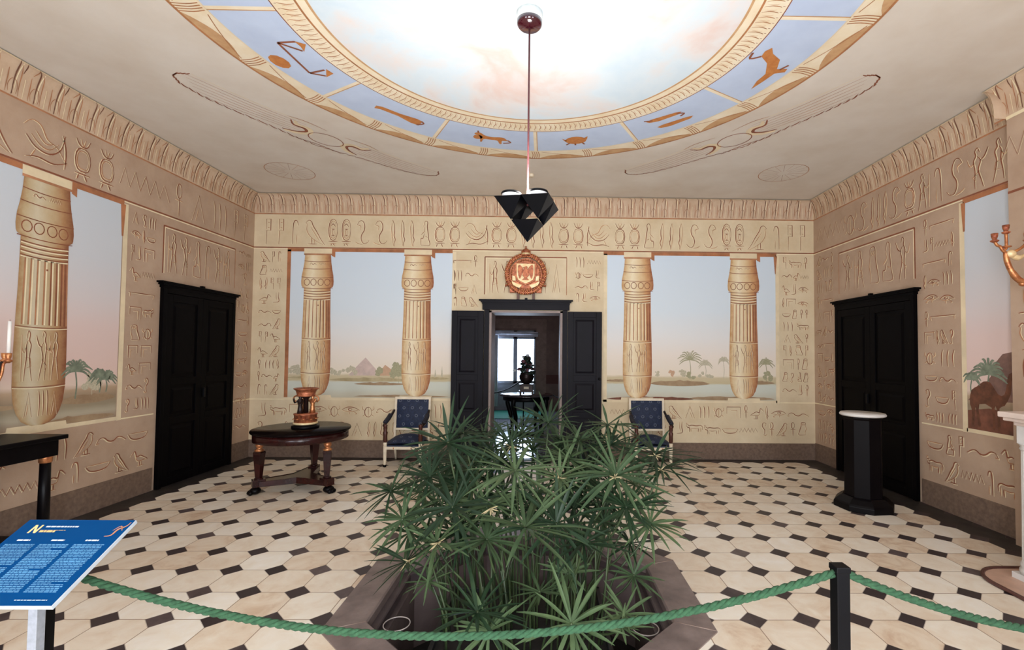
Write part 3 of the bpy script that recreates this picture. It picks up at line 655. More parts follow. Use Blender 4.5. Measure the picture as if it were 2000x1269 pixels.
# right wall: camel before a rock
v4 = view(Mright, wall_right, YB, 4.63, SKYS); b = MB()
b.poly([(YB+.02, 1.2), (4.62, 1.18), (4.5, 1.3), (4.42, 1.36), (4.38, 1.42), (4.33, 1.55), (4.26, 1.63), (4.12, 1.66), (YB+.02, 1.6)], Mright, .002, 7)
b.poly([(YB+.02, .9), (4.625, .9), (4.625, 1.08), (4.4, 1.12), (4.2, 1.1), (YB+.02, 1.12)], Mright, .0022, 8)
palm(b, Mright, 4.40, 1.2, .24, 9, .0026, 21, .2, 1.2); palm(b, Mright, 4.58, 1.24, .14, 9, .0026, 22, .1)
b.poly(smooth([(4.60, 1.20), (4.58, 1.28), (4.52, 1.32), (4.45, 1.37), (4.38, 1.36), (4.31, 1.26), (4.25, 1.26), (4.225, 1.36), (4.205, 1.45), (4.15, 1.46), (4.14, 1.42), (4.18, 1.39), (4.19, 1.27), (4.25, 1.16), (4.30, 1.13), (4.29, .96), (4.315, .93), (4.325, 1.12), (4.345, 1.13), (4.34, .95), (4.365, .94), (4.375, 1.13), (4.50, 1.15), (4.50, 1.02), (4.485, .95), (4.51, .94), (4.53, 1.05), (4.54, 1.12), (4.555, 1.0), (4.56, .95), (4.585, .95), (4.58, 1.08), (4.60, 1.14)], 2), Mright, .0032, 6)
b.build('painted_camel', VM, v4)
view_frame(Mright, wall_right, YB, 4.64, None, [4.655])
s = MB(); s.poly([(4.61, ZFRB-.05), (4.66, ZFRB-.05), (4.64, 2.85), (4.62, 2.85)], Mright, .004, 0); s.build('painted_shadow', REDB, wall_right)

# ------------------------------------------------------------------ painted ceiling
def annulus(r0, r1, d, mat, name, n=96):
    b = MB(); vs, fs = [], []
    for i in range(n):
        a = 2*PI*i/n
        for r in (r0, r1): vs.append(Mceil(CCX+r*math.cos(a), CCY+r*math.sin(a), d))
    for i in range(n):
        j = (i+1) % n; fs.append((2*i, 2*j, 2*j+1, 2*i+1))
    b.add(vs, fs); return b.build(name, mat, ceiling)
def pol(r, a): return (CCX+r*math.sin(a), CCY+r*math.cos(a))
b = MB(); b.poly([pol(1.54, 2*PI*i/96) for i in range(96)], Mceil, .001); b.build('sky_roundel', SKYDISC, ceiling)
annulus(1.52, 1.60, .0015, ZCREAM, 'inner_fillet')
annulus(1.60, 1.785, .0015, ZCREAM, 'leaf_border')
annulus(1.785, 2.28, .0012, ZBLUE, 'zodiac_band')
annulus(2.27, 2.49, .0015, ZCREAM, 'rope_border')
s = MB()
def arcs(r, a0, a1, w, mt, d=.0025, n=8, r1=None): s.ribbon([pol(r+((r1 or r)-r)*i/n, a0+(a1-a0)*i/n) for i in range(n+1)], Mceil, w, d, mt, False)
for i in range(48):
    a0, a1 = 2*PI*i/48, 2*PI*(i+1)/48
    arcs(1.607, a0, a1, .016, 1, n=3); arcs(1.53, a0, a1, .018, 4, n=3); arcs(1.785, a0, a1, .008, 3, n=3); arcs(2.275, a0, a1, .008, 5, n=3)
    arcs(2.488, a0, a1, .02, 1, n=3)
for i in range(200):
    a = 2*PI*i/200
    s.ribbon(smooth([pol(1.625, a), pol(1.68, a+.006), pol(1.73, a), pol(1.745, a-.004)], 2), Mceil, .008, .0025, 1)
    s.ribbon([pol(1.75, a+.001), pol(1.765, a+.001)], Mceil, .012, .0025, 3)
    s.ribbon(smooth([pol(1.64, a+.015), pol(1.70, a+.012), pol(1.72, a+.016)], 2), Mceil, .004, .0025, 4)
s.build('ring_ornament', [ZCREAM, ZLINE, ZTAN, INKD, ZTAN, PLASTER_PALE], ceiling)
s = MB()
for i in range(24):
    a0, a1 = 2*PI*i/24, 2*PI*(i+1)/24; da = a1-a0; n = 12
    # shaded belly between two ties
    up = [pol(2.476-.10*math.sin(PI*j/n)**.8, a0+.02+(da-.04)*j/n) for j in range(n+1)]; lo = [pol(2.484, a0+.02+(da-.04)*j/n) for j in range(n, -1, -1)]
    s.poly(up+lo, Mceil, .0022, 2)
    arcs(2.30, a0+.03, a1-.025, .007, 1, .003, 8, 2.45)
    for q in (-.016, -.0055, .005, .0155):
        s.ribbon(smooth([pol(2.29, a0+q-.004), pol(2.38, a0+q+.002), pol(2.485, a0+q-.002)], 3), Mceil, .009, .0032, 1, False)
s.build('rope_ties', [ZCREAM, ZLINE, ZTAN], ceiling)
s = MB()
for i in range(12):
    a = 2*PI*i/12
    s.ribbon([pol(1.785, a), pol(2.275, a)], Mceil, .035, .002, 0, False); s.ribbon([pol(1.785, a+.011), pol(2.275, a+.009)], Mceil, .010, .0025, 1, False)
s.build('zodiac_divider', [ZCREAM, ZTAN], ceiling)
# animals of the ring, local x runs clockwise, y outward; drawn feet outward
def zfig(a, polys, lines=(), sc=.2, flip=1):
    b = MB(); rc = 2.03
    def P(p): r = rc+p[1]*sc; return pol(r, a+flip*p[0]*sc/rc)
    for q in polys:
        if q[0] == q[-1]: q = q[:-1]
        Q = smooth(q[-2:]+q+q[:2], 3)[6:6+3*len(q)] if len(q) > 14 else q; b.poly([P(p) for p in Q], Mceil, .003, 0)
    for q in lines: b.ribbon([P(p) for p in smooth(q, 3)], Mceil, .02, .0035, 1, False)
    b.build('zodiac_figure', [ZORANGE, INKD], ceiling)
beast = [[(-.9, .05), (-.7, -.25), (-.45, -.3), (0, -.22), (.4, -.3), (.7, -.55), (.95, -.5), (1.0, -.3), (.75, -.2), (.6, .1), (.55, .5), (.45, .5), (.4, .15), (0, .12), (-.35, .15), (-.5, .5), (-.62, .5), (-.6, .15), (-.75, .1)]]
hd = math.radians
zfig(hd(-14), beast+[circ(.75, .0, .26)[:-1]], [[(-.9, 0), (-1.1, .25), (-.7, .4)], [(.8, -.5), (.9, -.75)]], .2, -1)          # left of the axis
zfig(hd(13), [circ(0, 0, .6, 14, .45)[:-1], [(-.5, -.1), (-.75, -.3), (-.6, .1)], [(.5, -.2), (.75, -.35), (.62, .05)]], [[(-.4, .3), (-.6, .5)], [(-.1, .38), (-.1, .6)], [(.3, .34), (.4, .58)]], .2)
zfig(hd(-43), [[(-.95, -.1), (-.75, -.2), (0, -.22), (.7, -.28), (.95, -.2), (.95, .2), (.6, .18), (0, .0), (-.7, .02), (-.9, .12)]], [[(.9, -.2), (1.05, -.05), (.85, .2)]], .26, 1)
zfig(hd(43), [[(-.9, -.45), (-.6, -.52), (.5, -.4), (.75, -.3), (.55, -.18), (-.4, -.2), (-.8, -.3)], [(-.7, .25), (-.4, .18), (.6, .25), (.9, .35), (.7, .48), (-.2, .5), (-.6, .42)]], [[(.5, -.3), (.75, -.1), (.5, .0)], [(-.6, -.4), (-.95, -.55)]], .24, 1)
zfig(hd(-73), [[(p[0], p[1]) for p in circ(-.1, .62, .36, 10, .3)[:-1]], [(-.95, -.68), (-.7, -.95), (-.35, -.62), (-.62, -.70)], [(.72, -.6), (1.05, -.62), (1.12, -.2), (.92, -.4)]], [[(-.95, -.1), (.7, .15)], [(-.95, -.1), (-.9, -.7)], [(-.95, -.1), (-.4, -.6)], [(.7, .15), (.75, -.5)], [(.7, .15), (1.05, -.25)]], .24, 1)
zfig(hd(73), [[(-1.0, .5), (-.6, .3), (-.2, .25), (.25, -.1), (.5, -.5), (.75, -.55), (.95, -.45), (.7, -.25), (.5, .15), (.1, .4), (.2, .7), (.05, .75), (-.1, .5), (-.5, .5)]], [[(.5, -.5), (.3, -.75), (.6, -.85)], [(.1, .5), (.35, .6)]], .27, 1)
for q in (105, 135, 165, 195, 225, 255): zfig(hd(q), beast, (), .22, 1)
# winged emblems and rosettes in the corners of the ceiling
def winged(cx_, cy_, ang, mir, s):
    ca, sa = math.cos(ang), math.sin(ang)
    def P(p): x_, y_ = p[0]*mir, -p[1]; return (cx_+x_*ca-y_*sa, cy_+x_*sa+y_*ca)
    R = lambda q, w, mt, d=.002: s.ribbon([P(p) for p in smooth(q, 4)], Mceil, w, d, mt)
    for e in (-1, 1):
        R([(e*.25, .17), (e*.8, .18), (e*1.35, .25)], .008, 2)
        for k in range(6): R([(e*.3, .13-k*.045), (e*.8, .14-k*.05), (e*(1.40-.04*k), .215-k*.06)], .006, 0)
        T_ = [(1.36, .24), (1.43, .17), (1.44, .10), (1.36, .0), (1.15, -.10), (.9, -.15), (.55, -.19), (.25, -.25), (0, -.28)]
        for q0, q1 in zip(T_[:-1], T_[1:]):
            for h_ in range(3):
                a0, a1 = h_/3, (h_+1)/3; p0 = (q0[0]+(q1[0]-q0[0])*a0, q0[1]+(q1[1]-q0[1])*a0); p1 = (q0[0]+(q1[0]-q0[0])*a1, q0[1]+(q1[1]-q0[1])*a1)
                R([(e*p0[0], p0[1]+.014), (e*(p0[0]+p1[0])/2, (p0[1]+p1[1])/2-.006), (e*p1[0], p1[1]-.008)], .015, 1)
        for k in range(14): a = k/13; R([(e*(.3+a*1.05), -.25+.23*a**1.6), (e*(.34+a*1.05), -.22+.23*a**1.6)], .010, 1)
        # rearing cobra beside the disc
        R([(e*.42, .13), (e*.36, .05), (e*.25, .05), (e*.2, -.04), (e*.28, -.13), (e*.40, -.17)], .075, 2, .0022); R([(e*.46, .12), (e*.39, .03), (e*.28, .03), (e*.235, -.03), (e*.31, -.11), (e*.43, -.15)], .034, 1, .0026)
        R([(e*.1, .17), (e*.35, .2), (e*.52, .17)], .010, 0)
    s.ribbon([P((.19*math.cos(2*PI*i/24), -.05+.14*math.sin(2*PI*i/24))) for i in range(25)], Mceil, .011, .0025, 1, False)
    R([(-.3, -.27), (0, -.24), (.3, -.27)], .012, 1)
s = MB()
winged(-2.46, 5.30, hd(52), -1, s); winged(2.06, 5.16, hd(-52), 1, s); winged(-2.3, 1.1, hd(128), 1, s); winged(2.0, 1.1, hd(-128), -1, s)
s.build('winged_disc', [INK, INKD, PLASTER_PALE], ceiling)
s = MB()
for cx_, cy_ in ((-3.42, 6.3), (3.12, 6.12)):
    s.ribbon([(cx_+.30*math.cos(2*PI*i/32), cy_+.30*math.sin(2*PI*i/32)) for i in range(33)], Mceil, .009, .002, 0, False)
    for k in range(16):
        a = 2*PI*k/16; s.ribbon([(cx_+.07*math.cos(a), cy_+.07*math.sin(a)), (cx_+.29*math.cos(a), cy_+.29*math.sin(a))], Mceil, .009, .002, 1 if k % 2 else 0)
s.build('painted_rosette', [INK, INKD], ceiling)
tag(MB().lathe([(.001, -.035), (.03, -.034), (.036, -.02), (.036, 0)], (-.20, 6.28, ZC), 16).build('ceiling_sensor', WHITEP), 'small white round sensor on the ceiling beyond the hanging lamp', 'sensor')

# ------------------------------------------------------------------ doors
def mbox(b, M, u0, u1, v0, v1, d0, d1, mt=0):
    P = [M(u, v, d) for d in (d0, d1) for u, v in ((u0, v0), (u1, v0), (u1, v1), (u0, v1))]
    b.add(P, [(3, 2, 1, 0), (4, 5, 6, 7), (0, 1, 5, 4), (1, 2, 6, 5), (2, 3, 7, 6), (3, 0, 4, 7)], mt); return b
def leaf(M, parent, u0, u1, v0, v1, d0, d1, mt, rails):
    b = MB(); st = .085; mbox(b, M, u0, u1, v0, v1, d0, d1-.014)
    mbox(b, M, u0, u0+st, v0, v1, d1-.016, d1); mbox(b, M, u1-st, u1, v0, v1, d1-.016, d1)
    for r in rails: mbox(b, M, u0+st, u1-st, r, r+.09, d1-.016, d1)
    lf = b.build('leaf', mt, parent, .003)
    for lo, hi in zip(rails[:-1], rails[1:]):
        p = MB(); a0, a1, c0, c1 = u0+st+.03, u1-st-.03, lo+.12, hi-.03
        vs = [M(u, v, d1-.015) for u, v in ((a0, c0), (a1, c0), (a1, c1), (a0, c1))]+[M(u, v, d1-.004) for u, v in ((a0+.03, c0+.03), (a1-.03, c0+.03), (a1-.03, c1-.03), (a0+.03, c1-.03))]
        p.add(vs, [(4, 5, 6, 7), (0, 1, 5, 4), (1, 2, 6, 5), (2, 3, 7, 6), (3, 0, 4, 7)]); p.build('panel', mt, lf)
    return lf
def cap(M, parent, u0, u1, v, d, mt, knob=True):
    b = MB()
    for i, (o, h, k) in enumerate(((0, .03, .0), (.02, .022, .018), (.045, .02, .03))):
        z = v+sum((.0, .03, .052)[i:i+1]); mbox(b, M, u0-o, u1+o, z, z+h, 0, d+k)
    if knob: mbox(b, M, (u0+u1)/2-.02, (u0+u1)/2+.02, v+.07, v+.1, .01, d)
    return b.build('cornice_cap', mt, parent)
def side_door(name, M, u0, u1, zt):
    r = thing(name, 'x', 'door'); del r['category']; r['kind'] = 'structure'
    r['label'] = 'tall black double door in the %s painted wall' % ('left' if name == 'door_2' else 'right')
    um = (u0+u1)/2; f = MB()
    mbox(f, M, u0, u0+.05, 0, zt-.07, .001, .05); mbox(f, M, u1-.05, u1, 0, zt-.07, .001, .05); mbox(f, M, u0+.05, u1-.05, zt-.13, zt-.07, .001, .05)
    f.build('door_frame', BLACKP, r, .003)
    for a, c in ((u0+.052, um-.002), (um+.002, u1-.052)): leaf(M, r, a, c, .01, zt-.135, .001, .045, BLACKP, [.01, .72, 1.18, zt-.225])
    k = MB(); mbox(k, M, um+.03, um+.06, 1.0, 1.12, .045, .07); k.build('door_handle', BLACKM, r, .004)
    cap(M, r, u0-.01, u1+.01, zt-.07, .05, BLACKP)
    return r
side_door('door_2', Mleft, 5.535, 6.81, 2.40)
side_door('door_3', Mright, 5.235, 6.675, 2.37)
d1 = thing('door_1', 'open doorway in the far wall with dark leaves folded back', 'door'); del d1['category']; d1['kind'] = 'structure'
jb = MB()
for a, c in ((DX0-.0, DX0+.035), (DX1-.035, DX1)): jb.bx((a, D-.03, 0), (c, D+WB+.02, DZ))
jb.bx((DX0, D-.03, DZ-.03), (DX1, D+WB+.02, DZ)); jb.build('jamb', JAMB, d1)
fr = MB()
for a, c in ((DX0-.075, DX0), (DX1, DX1+.075)): mbox(fr, Mback, a, c, 0, DZ+.01, .001, .055)
mbox(fr, Mback, DX0-.105, DX1+.105, DZ+.01, DZ+.10, .001, .06)
fr.build('door_frame', BLUEBLACK, d1, .003); cap(Mback, d1, DX0-.11, DX1+.11, DZ+.095, .06, BLUEBLACK)
l1 = leaf(Mback, d1, DX0-.565, DX0-.08, .01, 2.24, .03, .072, BLUEBLACK, [.01, .62, 1.18, 2.15])
l2 = leaf(Mback, d1, DX1+.08, DX1+.60, .01, 2.24, .03, .072, BLUEBLACK, [.01, .62, 1.18, 2.15])
MB().ball((DX1+.565, D-.095, 1.22), .022).build('door_knob', BLACKM, l2)

# ------------------------------------------------------------------ the next room
def at(px, py, Y):                          # a photo point carried out to the vertical plane y = Y
    d = CF+CR*((px-CX)/FPX)-CU*((py-CY)/FPX); t = Y/d.y
    return Vector((d.x*t, Y, EYE+d.z*t))
YF = 13.3; NW = pm('dusky_room_plaster', (128, 104, 96), .85, var=.12, scale=3); NWD = pm('dado_plaster', (104, 66, 60), .85, var=.12, scale=3)
NF = pm('polished_blue_grey_floor', (126, 124, 136), .16, rgb2=(100, 98, 110), scale=4, spec=.7)
WFR = pm('grey_window_paint', (158, 162, 172), .5, var=.06)
struct(MB().bx((-3.2, D+.02, -.1), (3.2, YF+.3, -.001)).build('floor', NF))
struct(MB().bx((-3.2, D+WB, 3.0), (3.2, YF+.3, 3.2)).build('ceiling', NW))
struct(MB().bx((-3.4, D+WB, 0), (-3.2, YF+.3, 3.0)).build('wall_annex_left', NW)); struct(MB().bx((3.2, D+WB, 0), (3.4, YF+.3, 3.0)).build('wall_annex_right', NW))
wx0, wx1, wz = -1.45, -.25, 2.24
b = MB(); b.bx((-3.2, YF, 0), (wx0, YF+.3, 3)).bx((wx1, YF, 0), (3.2, YF+.3, 3)).bx((wx0, YF, wz), (wx1, YF+.3, 3))
wf = struct(b.build('wall_far', NW))
s = MB(); Mf = lambda u, v, d: (u, YF-d, v)
for u0, u1, v0, v1 in ((wx1+.02, wx1+.30, 0, wz+.32), (wx0-.3, wx0-.02, 0, wz+.32), (wx0-.02, wx1+.02, wz+.06, wz+.32)): mbox(s, Mf, u0, u1, v0, v1, 0, .015)
s.build('painted_surround', pm('surround_plaster', (148, 122, 112), .8), wf)
s = MB(); mbox(s, Mf, wx1+.30, 3.2, .75, 1.0, 0, .01); s.build('dado_band', NWD, wf)
s = MB()
for k in range(11): a = PI*(.12+.76*k/10); s.ribbon([(-.55+.35*math.cos(a), 2.62+.1*math.sin(a)), (-.55+1.1*math.cos(a), 2.62+.36*math.sin(a))], Mf, .02, .004, 0)
s.build('painted_shell', pm('shell_paint', (158, 136, 124), .8), wf)
wn = thing('window_1', 'bright french window of the next room seen through the doorway', 'window'); del wn['category']; wn['kind'] = 'structure'
b = MB(); Mw = lambda u, v, d: (u, YF+.12-d, v); um = -.825
for u0, u1 in ((wx0, wx0+.07), (um-.055, um+.055), (wx1-.05, wx1)): mbox(b, Mw, u0, u1, 0, wz, -.03, .03)
for v0, v1 in ((0, .1), (.74, .82), (2.0, wz)): mbox(b, Mw, wx0, wx1, v0, v1, -.03, .03)
b.build('window_frame', WFR, wn, .004)
b = MB(); mbox(b, Mw, wx0, wx1, .1, .74, -.02, .01); b.build('lower_panel', WFR, wn)
b = MB(); mbox(b, Mw, wx0+.07, wx1-.05, .82, 2.0, -.002, .002); b.build('window_pane', PANE, wn)
# outside ground and pale courtyard wall beyond the window
struct(MB().bx((-8, YF+.3, -.3), (8, 24, -.05)).build('ground', pm('pale_courtyard_paving', (214, 208, 196), .8)))
b = MB(); vs, fs = [], []
for i in range(13):
    x_ = wx0-.1+.26*i/12; y_ = YF-.10+.025*math.sin(i*2.1); vs += [(x_, y_, .12), (x_, y_, 2.1)]
for i in range(12): fs.append((2*i, 2*i+2, 2*i+3, 2*i+1))
b.add(vs, fs, 0, True); cu = b.build('curtain', pm('sheer_white_curtain', (232, 236, 244), .8, var=.04)); sol = cu.modifiers.new('thick', 'SOLIDIFY'); sol.thickness = .004
tag(cu, 'sheer white curtain hanging at the left of the far window', 'curtain')
b = MB(); b.tube([(wx0-.1, YF-.1, 2.14), (wx1+.1, YF-.1, 2.14)], .012); rod = b.build('curtain_rod', STEEL); tag(rod, 'thin curtain rod above the bright far window', 'curtain rod')
b = MB(); b.bx((wx0+.02, YF-.05, 2.06), (wx1+.06, YF-.03, 2.2)); tag(b.build('roller_blind', pm('pale_blind_cloth', (196, 190, 198), .8)), 'pale rolled up blind across the top of the far window', 'blind')
b = MB(); b.bx((-2.6, 11.6, 0), (.0, 13.2, .012)); tag(b.build('green_rug', pm('green_carpet', (20, 104, 84), .9, var=.2, scale=30), None, .004), 'flat green rug on the floor under the far window', 'rug')
# round table of the next room
tc = at(1028, 772, 9.6); tx = tc.x
nt_ = thing('round_table', 'dark round table with shiny top seen through the open doorway', 'table', (tx, 9.6, 0))
MB().lathe([(.50, .745), (.535, .75), (.545, .762), (.535, .772), (.01, .772)], (0, 0, 0), 48).build('tabletop', pm('polished_dark_top', (60, 52, 56), .12, spec=.9, coat=1), nt_)
MB().lathe([(.46, .66), (.47, .67), (.47, .745)], (0, 0, 0), 48).build('apron', EBONY, nt_)
for k in range(4):
    a = PI/4+k*PI/2+.25; c, s_ = math.cos(a), math.sin(a)
    MB().tube(smooth([(.44*c, .44*s_, .70), (.46*c, .46*s_, .58), (.38*c, .38*s_, .35), (.34*c, .34*s_, .12), (.40*c, .40*s_, .03)], 4), [.05]*3+[.045]*6+[.032]*4+[.028]*4, 8).build('leg', EBONY, nt_)
MB().lathe([(.36, .0), (.36, .05), (.30, .07)], (0, 0, 0), 24).build('base_plate', EBONY, nt_)
DK = pm('dark_bronze', (46, 34, 32), .35, metal=.5, var=.3)
fv = thing('flower_vase', 'dark vase stand with bouquet silhouetted against the far window', 'vase', (tx+.0, 9.6, .773)); fv.scale = (1, 1, .8)
b = MB()
for sx in (-.12, .12):
    for sy in (-.08, .08): b.box((sx, sy, .03), (.03, .03, .06))
b.box((0, 0, .075), (.30, .22, .03)).box((0, 0, .16), (.26, .18, .15)).box((0, 0, .25), (.30, .22, .025)); b.build('stand', DK, fv, .004)
MB().box((0, -.093, .17), (.10, .008, .06)).build('white_plaque', WHITEP, fv)
MB().lathe([(.06, .26), (.10, .3), (.14, .38), (.15, .46), (.12, .52), (.14, .54)], (0, 0, 0), 20).build('urn', DK, fv)
rnd = random.Random(5); b = MB(); FLS = []
def fl_new(): FLS.append(MB()); return FLS[-1]
for i in range(70):
    a = rnd.uniform(0, 2*PI); h = rnd.uniform(0, 1); r = .22*(1-h*.75)*rnd.uniform(.3, 1)
    p = (r*math.cos(a), r*math.sin(a), .52+.42*h); (fl_new() if i % 4 == 0 else b).ball(p, rnd.uniform(.03, .055), 0, 6, (1, 1, rnd.uniform(.6, 1)))
    b.tube([(0, 0, .5), p], .004, 4)
b.build('bouquet_leaves', pm('dark_bouquet_leaf', (36, 52, 42), .6, var=.4, scale=12), fv); PKF = pm('dusky_pink_flower', (126, 84, 92), .6, var=.3, scale=12)
for q in FLS: q.build('pink_flower', PKF, fv)
WFL = pm('white_flower', (232, 236, 240), .6)
for p in ((.02, -.05, .98), (-.06, -.04, .94), (-.24, -.05, .60)): MB().ball(p, .035, 0, 8).build('white_flower', WFL, fv)
sx_ = at(1022, 818, 10.4)
st_ = thing('barrier_post', 'thin black barrier stand beyond the round table of the next room', 'post', (sx_.x, 10.4, 0))
MB().lathe([(.13, 0), (.13, .015), (.02, .03)], (0, 0, 0), 20).build('base', BLACKM, st_); MB().tube([(0, 0, .02), (0, 0, .95)], .014, 10).build('pole', BLACKM, st_)
pA, pB = at(1019, 742, 10.4), at(962, 768, 8.6)
tag(MB().tube([tuple(pA.lerp(pB, t/12)+Vector((0, 0, -.05*math.sin(PI*t/12)))) for t in range(13)], .012, 8).build('barrier_rope', BLACKM), 'thin black rope crossing in front of the far window', 'rope')
pA, pB = at(1078, 770, 9.9), at(1100, 778, 9.4)
tag(MB().tube([tuple(pA.lerp(pB, t/8)+Vector((0, 0, -.02*math.sin(PI*t/8)))) for t in range(9)], .012, 8).build('barrier_rope', BLACKM), 'short black rope at the right of the next room\'s table', 'rope')

# ------------------------------------------------------------------ hanging lamp
ZT = 2.645; BT = 2.371
lamp = thing('hanging_lamp', 'black hanging lamp of clustered upturned pyramids on a thin cord', 'lamp', (CCX, CCY, ZC))
hz = ZT-ZC
cn = MB().lathe([(.0, -.105), (.075, -.10), (.088, -.085), (.09, -.06)], (0, 0, 0), 28)
cn.build('ceiling_canopy', pm('dark_red_lacquer', (58, 12, 24), .15, spec=.6, coat=.6), lamp)
MB().lathe([(.09, -.06), (.092, 0)], (0, 0, 0), 28).build('canopy_collar', pm('grey_white_metal', (214, 216, 212), .4), lamp)
MB().tube([(0, 0, -.10), (0, 0, hz-.02)], .0065, 8).build('cord', pm('brown_red_cord', (84, 36, 40), .6), lamp)
big = [Vector((-.22, -.145, 0)), Vector((.145, -.22, 0)), Vector((.22, .145, 0)), Vector((-.145, .22, 0))]
hh = (ZT-BT)/2
def pyramid(cen, top, name):
    b = MB(); vs = [tuple(cen+v*.5+Vector((0, 0, top))) for v in big]+[tuple(cen+Vector((0, 0, top-hh)))]
    inn = [tuple(cen+v*.34+Vector((0, 0, top))) for v in big]
    b.add(vs, [(0, 4, 1), (1, 4, 2), (2, 4, 3), (3, 4, 0)]); b.add(vs[:4]+inn, [(0, 1, 5, 4), (1, 2, 6, 5), (2, 3, 7, 6), (3, 0, 4, 7)])
    return b.build(name, NAVYM, lamp)
GLS = glow('lit_white_glass', (250, 240, 228), 1.6)
for v in big:
    c = v*.5; pyramid(c, hz, 'pyramid_shade')
    gb = MB().lathe([(.052, 0), (.062, .012), (.064, .035)], tuple(c+Vector((0, 0, hz))), 24, closed=False).build('glass_bowl', pm('white_glass', (226, 228, 230), .25), lamp)
    MB().lathe([(.066, .032), (.070, .040), (.066, .048), (.058, .048), (.058, .034)], tuple(c+Vector((0, 0, hz))), 24, closed=False).build('bowl_rim', BLACKM, gb)
    MB().ball(tuple(c+Vector((0, 0, hz+.012))), .035, 0, 10).build('bulb', GLS, gb)
pyramid(Vector((0, 0, 0)), hz-hh, 'pyramid_shade')
b = MB()
for i in range(4): b.tube([tuple(big[i]*.5+Vector((0, 0, hz))), (0, 0, hz+.0)], .008, 6)
b.build('cross_bars', BLACKM, lamp)
for v in big:
    l = bpy.data.lights.new('lamp_light', 'POINT'); l.energy = 13.5; l.color = (1, .95, .92); l.shadow_soft_size = .04
    o = bpy.data.objects.new('lamp_light', l); COL.objects.link(o); o.location = (CCX+v.x*.5, CCY+v.y*.5, ZT+.075)

# ------------------------------------------------------------------ carved coat of arms over the door
EM = thing('coat_of_arms', 'round gilded coat of arms with eagle and crown above the doorway', 'coat of arms', (-.298, D-.02, 2.825)); EM.scale = (.94, .94, .94)
BPW = pm('brown_post_wood', (96, 62, 46), .5)
for sx in (-.12, .13): MB().bx((sx-.022, -.06, -.43), (sx+.022, -.01, -.2)).build('support_post', BPW, EM)
b = MB(); MEm = lambda u, v, d: (u, -d, v)
b.prism([(.27*math.cos(2*PI*i/40), -.03+.27*math.sin(2*PI*i/40)) for i in range(40)], MEm, .01, .05); b.build('backing_disc', GILTR, EM, .006)
b = MB(); rnd = random.Random(3)
b.tube([(.305*math.cos(2*PI*i/48), -.07, -.02+.305*math.sin(2*PI*i/48)) for i in range(48)], .028, 8, closed=True)
for i in range(56):
    a = 2*PI*i/56
    for rr_, k in ((.325, .5), (.285, -.5)):
        b.ball((rr_*math.cos(a), -.09, -.02+rr_*math.sin(a)), .018, i % 2, 6, (1.1, .8, 1.1))
b.build('laurel_wreath', [GILTR, GILT], EM)
b = MB()
for i in range(40):
    a = 2*PI*i/40; b.ball((.235*math.cos(a), -.07, -.03+.235*math.sin(a)), .014, 0, 6)
b.build('collar_chain', GILT, EM)
for sx in (-1, 1):
    b = MB()
    b.prism([(sx*.17, .12), (sx*.21, .12), (sx*.215, -.1), (sx*.17, -.13)], MEm, .05, .075); b.prism([(sx*.165, -.06), (sx*.215, -.05), (sx*.215, -.13), (sx*.16, -.13)], MEm, .06, .085, 1)
    b.prism(smooth([(sx*.06, -.20), (sx*.16, -.17), (sx*.22, -.14), (sx*.20, -.20), (sx*.10, -.25)], 3), MEm, .05, .085, 1)
    b.build('mantle_drape', [GILTR, GILTP], EM, .004)
sh = [(-.145, .14), (.145, .14), (.145, -.05), (.12, -.12), (.06, -.155), (0, -.175), (-.06, -.155), (-.12, -.12), (-.145, -.05)]
b = MB(); b.prism([(x_*1.2, z_*1.13) for x_, z_ in sh], MEm, .05, .085, 0).prism(sh, MEm, .08, .1, 1); b.build('shield', [GILTR, GILTP], EM, .004)
b = MB(); b.prism([(-.015, .085), (.01, .10), (.03, .085), (.025, .06), (.05, .02), (.055, -.05), (.02, -.09), (.05, -.12), (-.05, -.12), (-.015, -.09), (-.05, -.05), (-.045, .02), (-.02, .06), (-.04, .075)], MEm, .1, .125)
for sx in (-1, 1): b.prism(smooth([(sx*.035, .04), (sx*.06, .09), (sx*.11, .12), (sx*.125, .05), (sx*.115, -.05), (sx*.09, -.10), (sx*.06, -.03)], 2), MEm, .1, .115)
b.build('eagle_relief', GILTR, EM, .003)
b = MB(); b.lathe([(.062, 0), (.068, .02), (.062, .035), (.08, .075), (.066, .10), (.03, .125), (.012, .13), (.012, .15), (.02, .158), (.0, .17)], (0, -.075, .265), 16); b.build('crown', GILTR, EM)
b = MB(); b.lathe([(.07, 0), (.075, .015), (.07, .03)], (0, -.075, .29), 16); b.build('crown_band', GILTP, EM)
for sx in (-1, 1):
    b = MB()
    b.tube(smooth([(sx*.20, -.06, -.24), (sx*.27, -.07, -.2), (sx*.33, -.06, -.215)], 3), [.03]*4+[.02]*3, 6); b.box((sx*.21, -.05, -.28), (.10, .05, .09))
    b.build('ribbon_bow', GILTR, EM, .01)
b = MB(); b.prism(smooth([(-.21, -.20), (-.1, -.27), (0, -.285), (.1, -.27), (.21, -.20), (.18, -.27), (0, -.335), (-.18, -.27)], 3), MEm, .05, .09); b.build('lower_garland', GILTR, EM, .006)

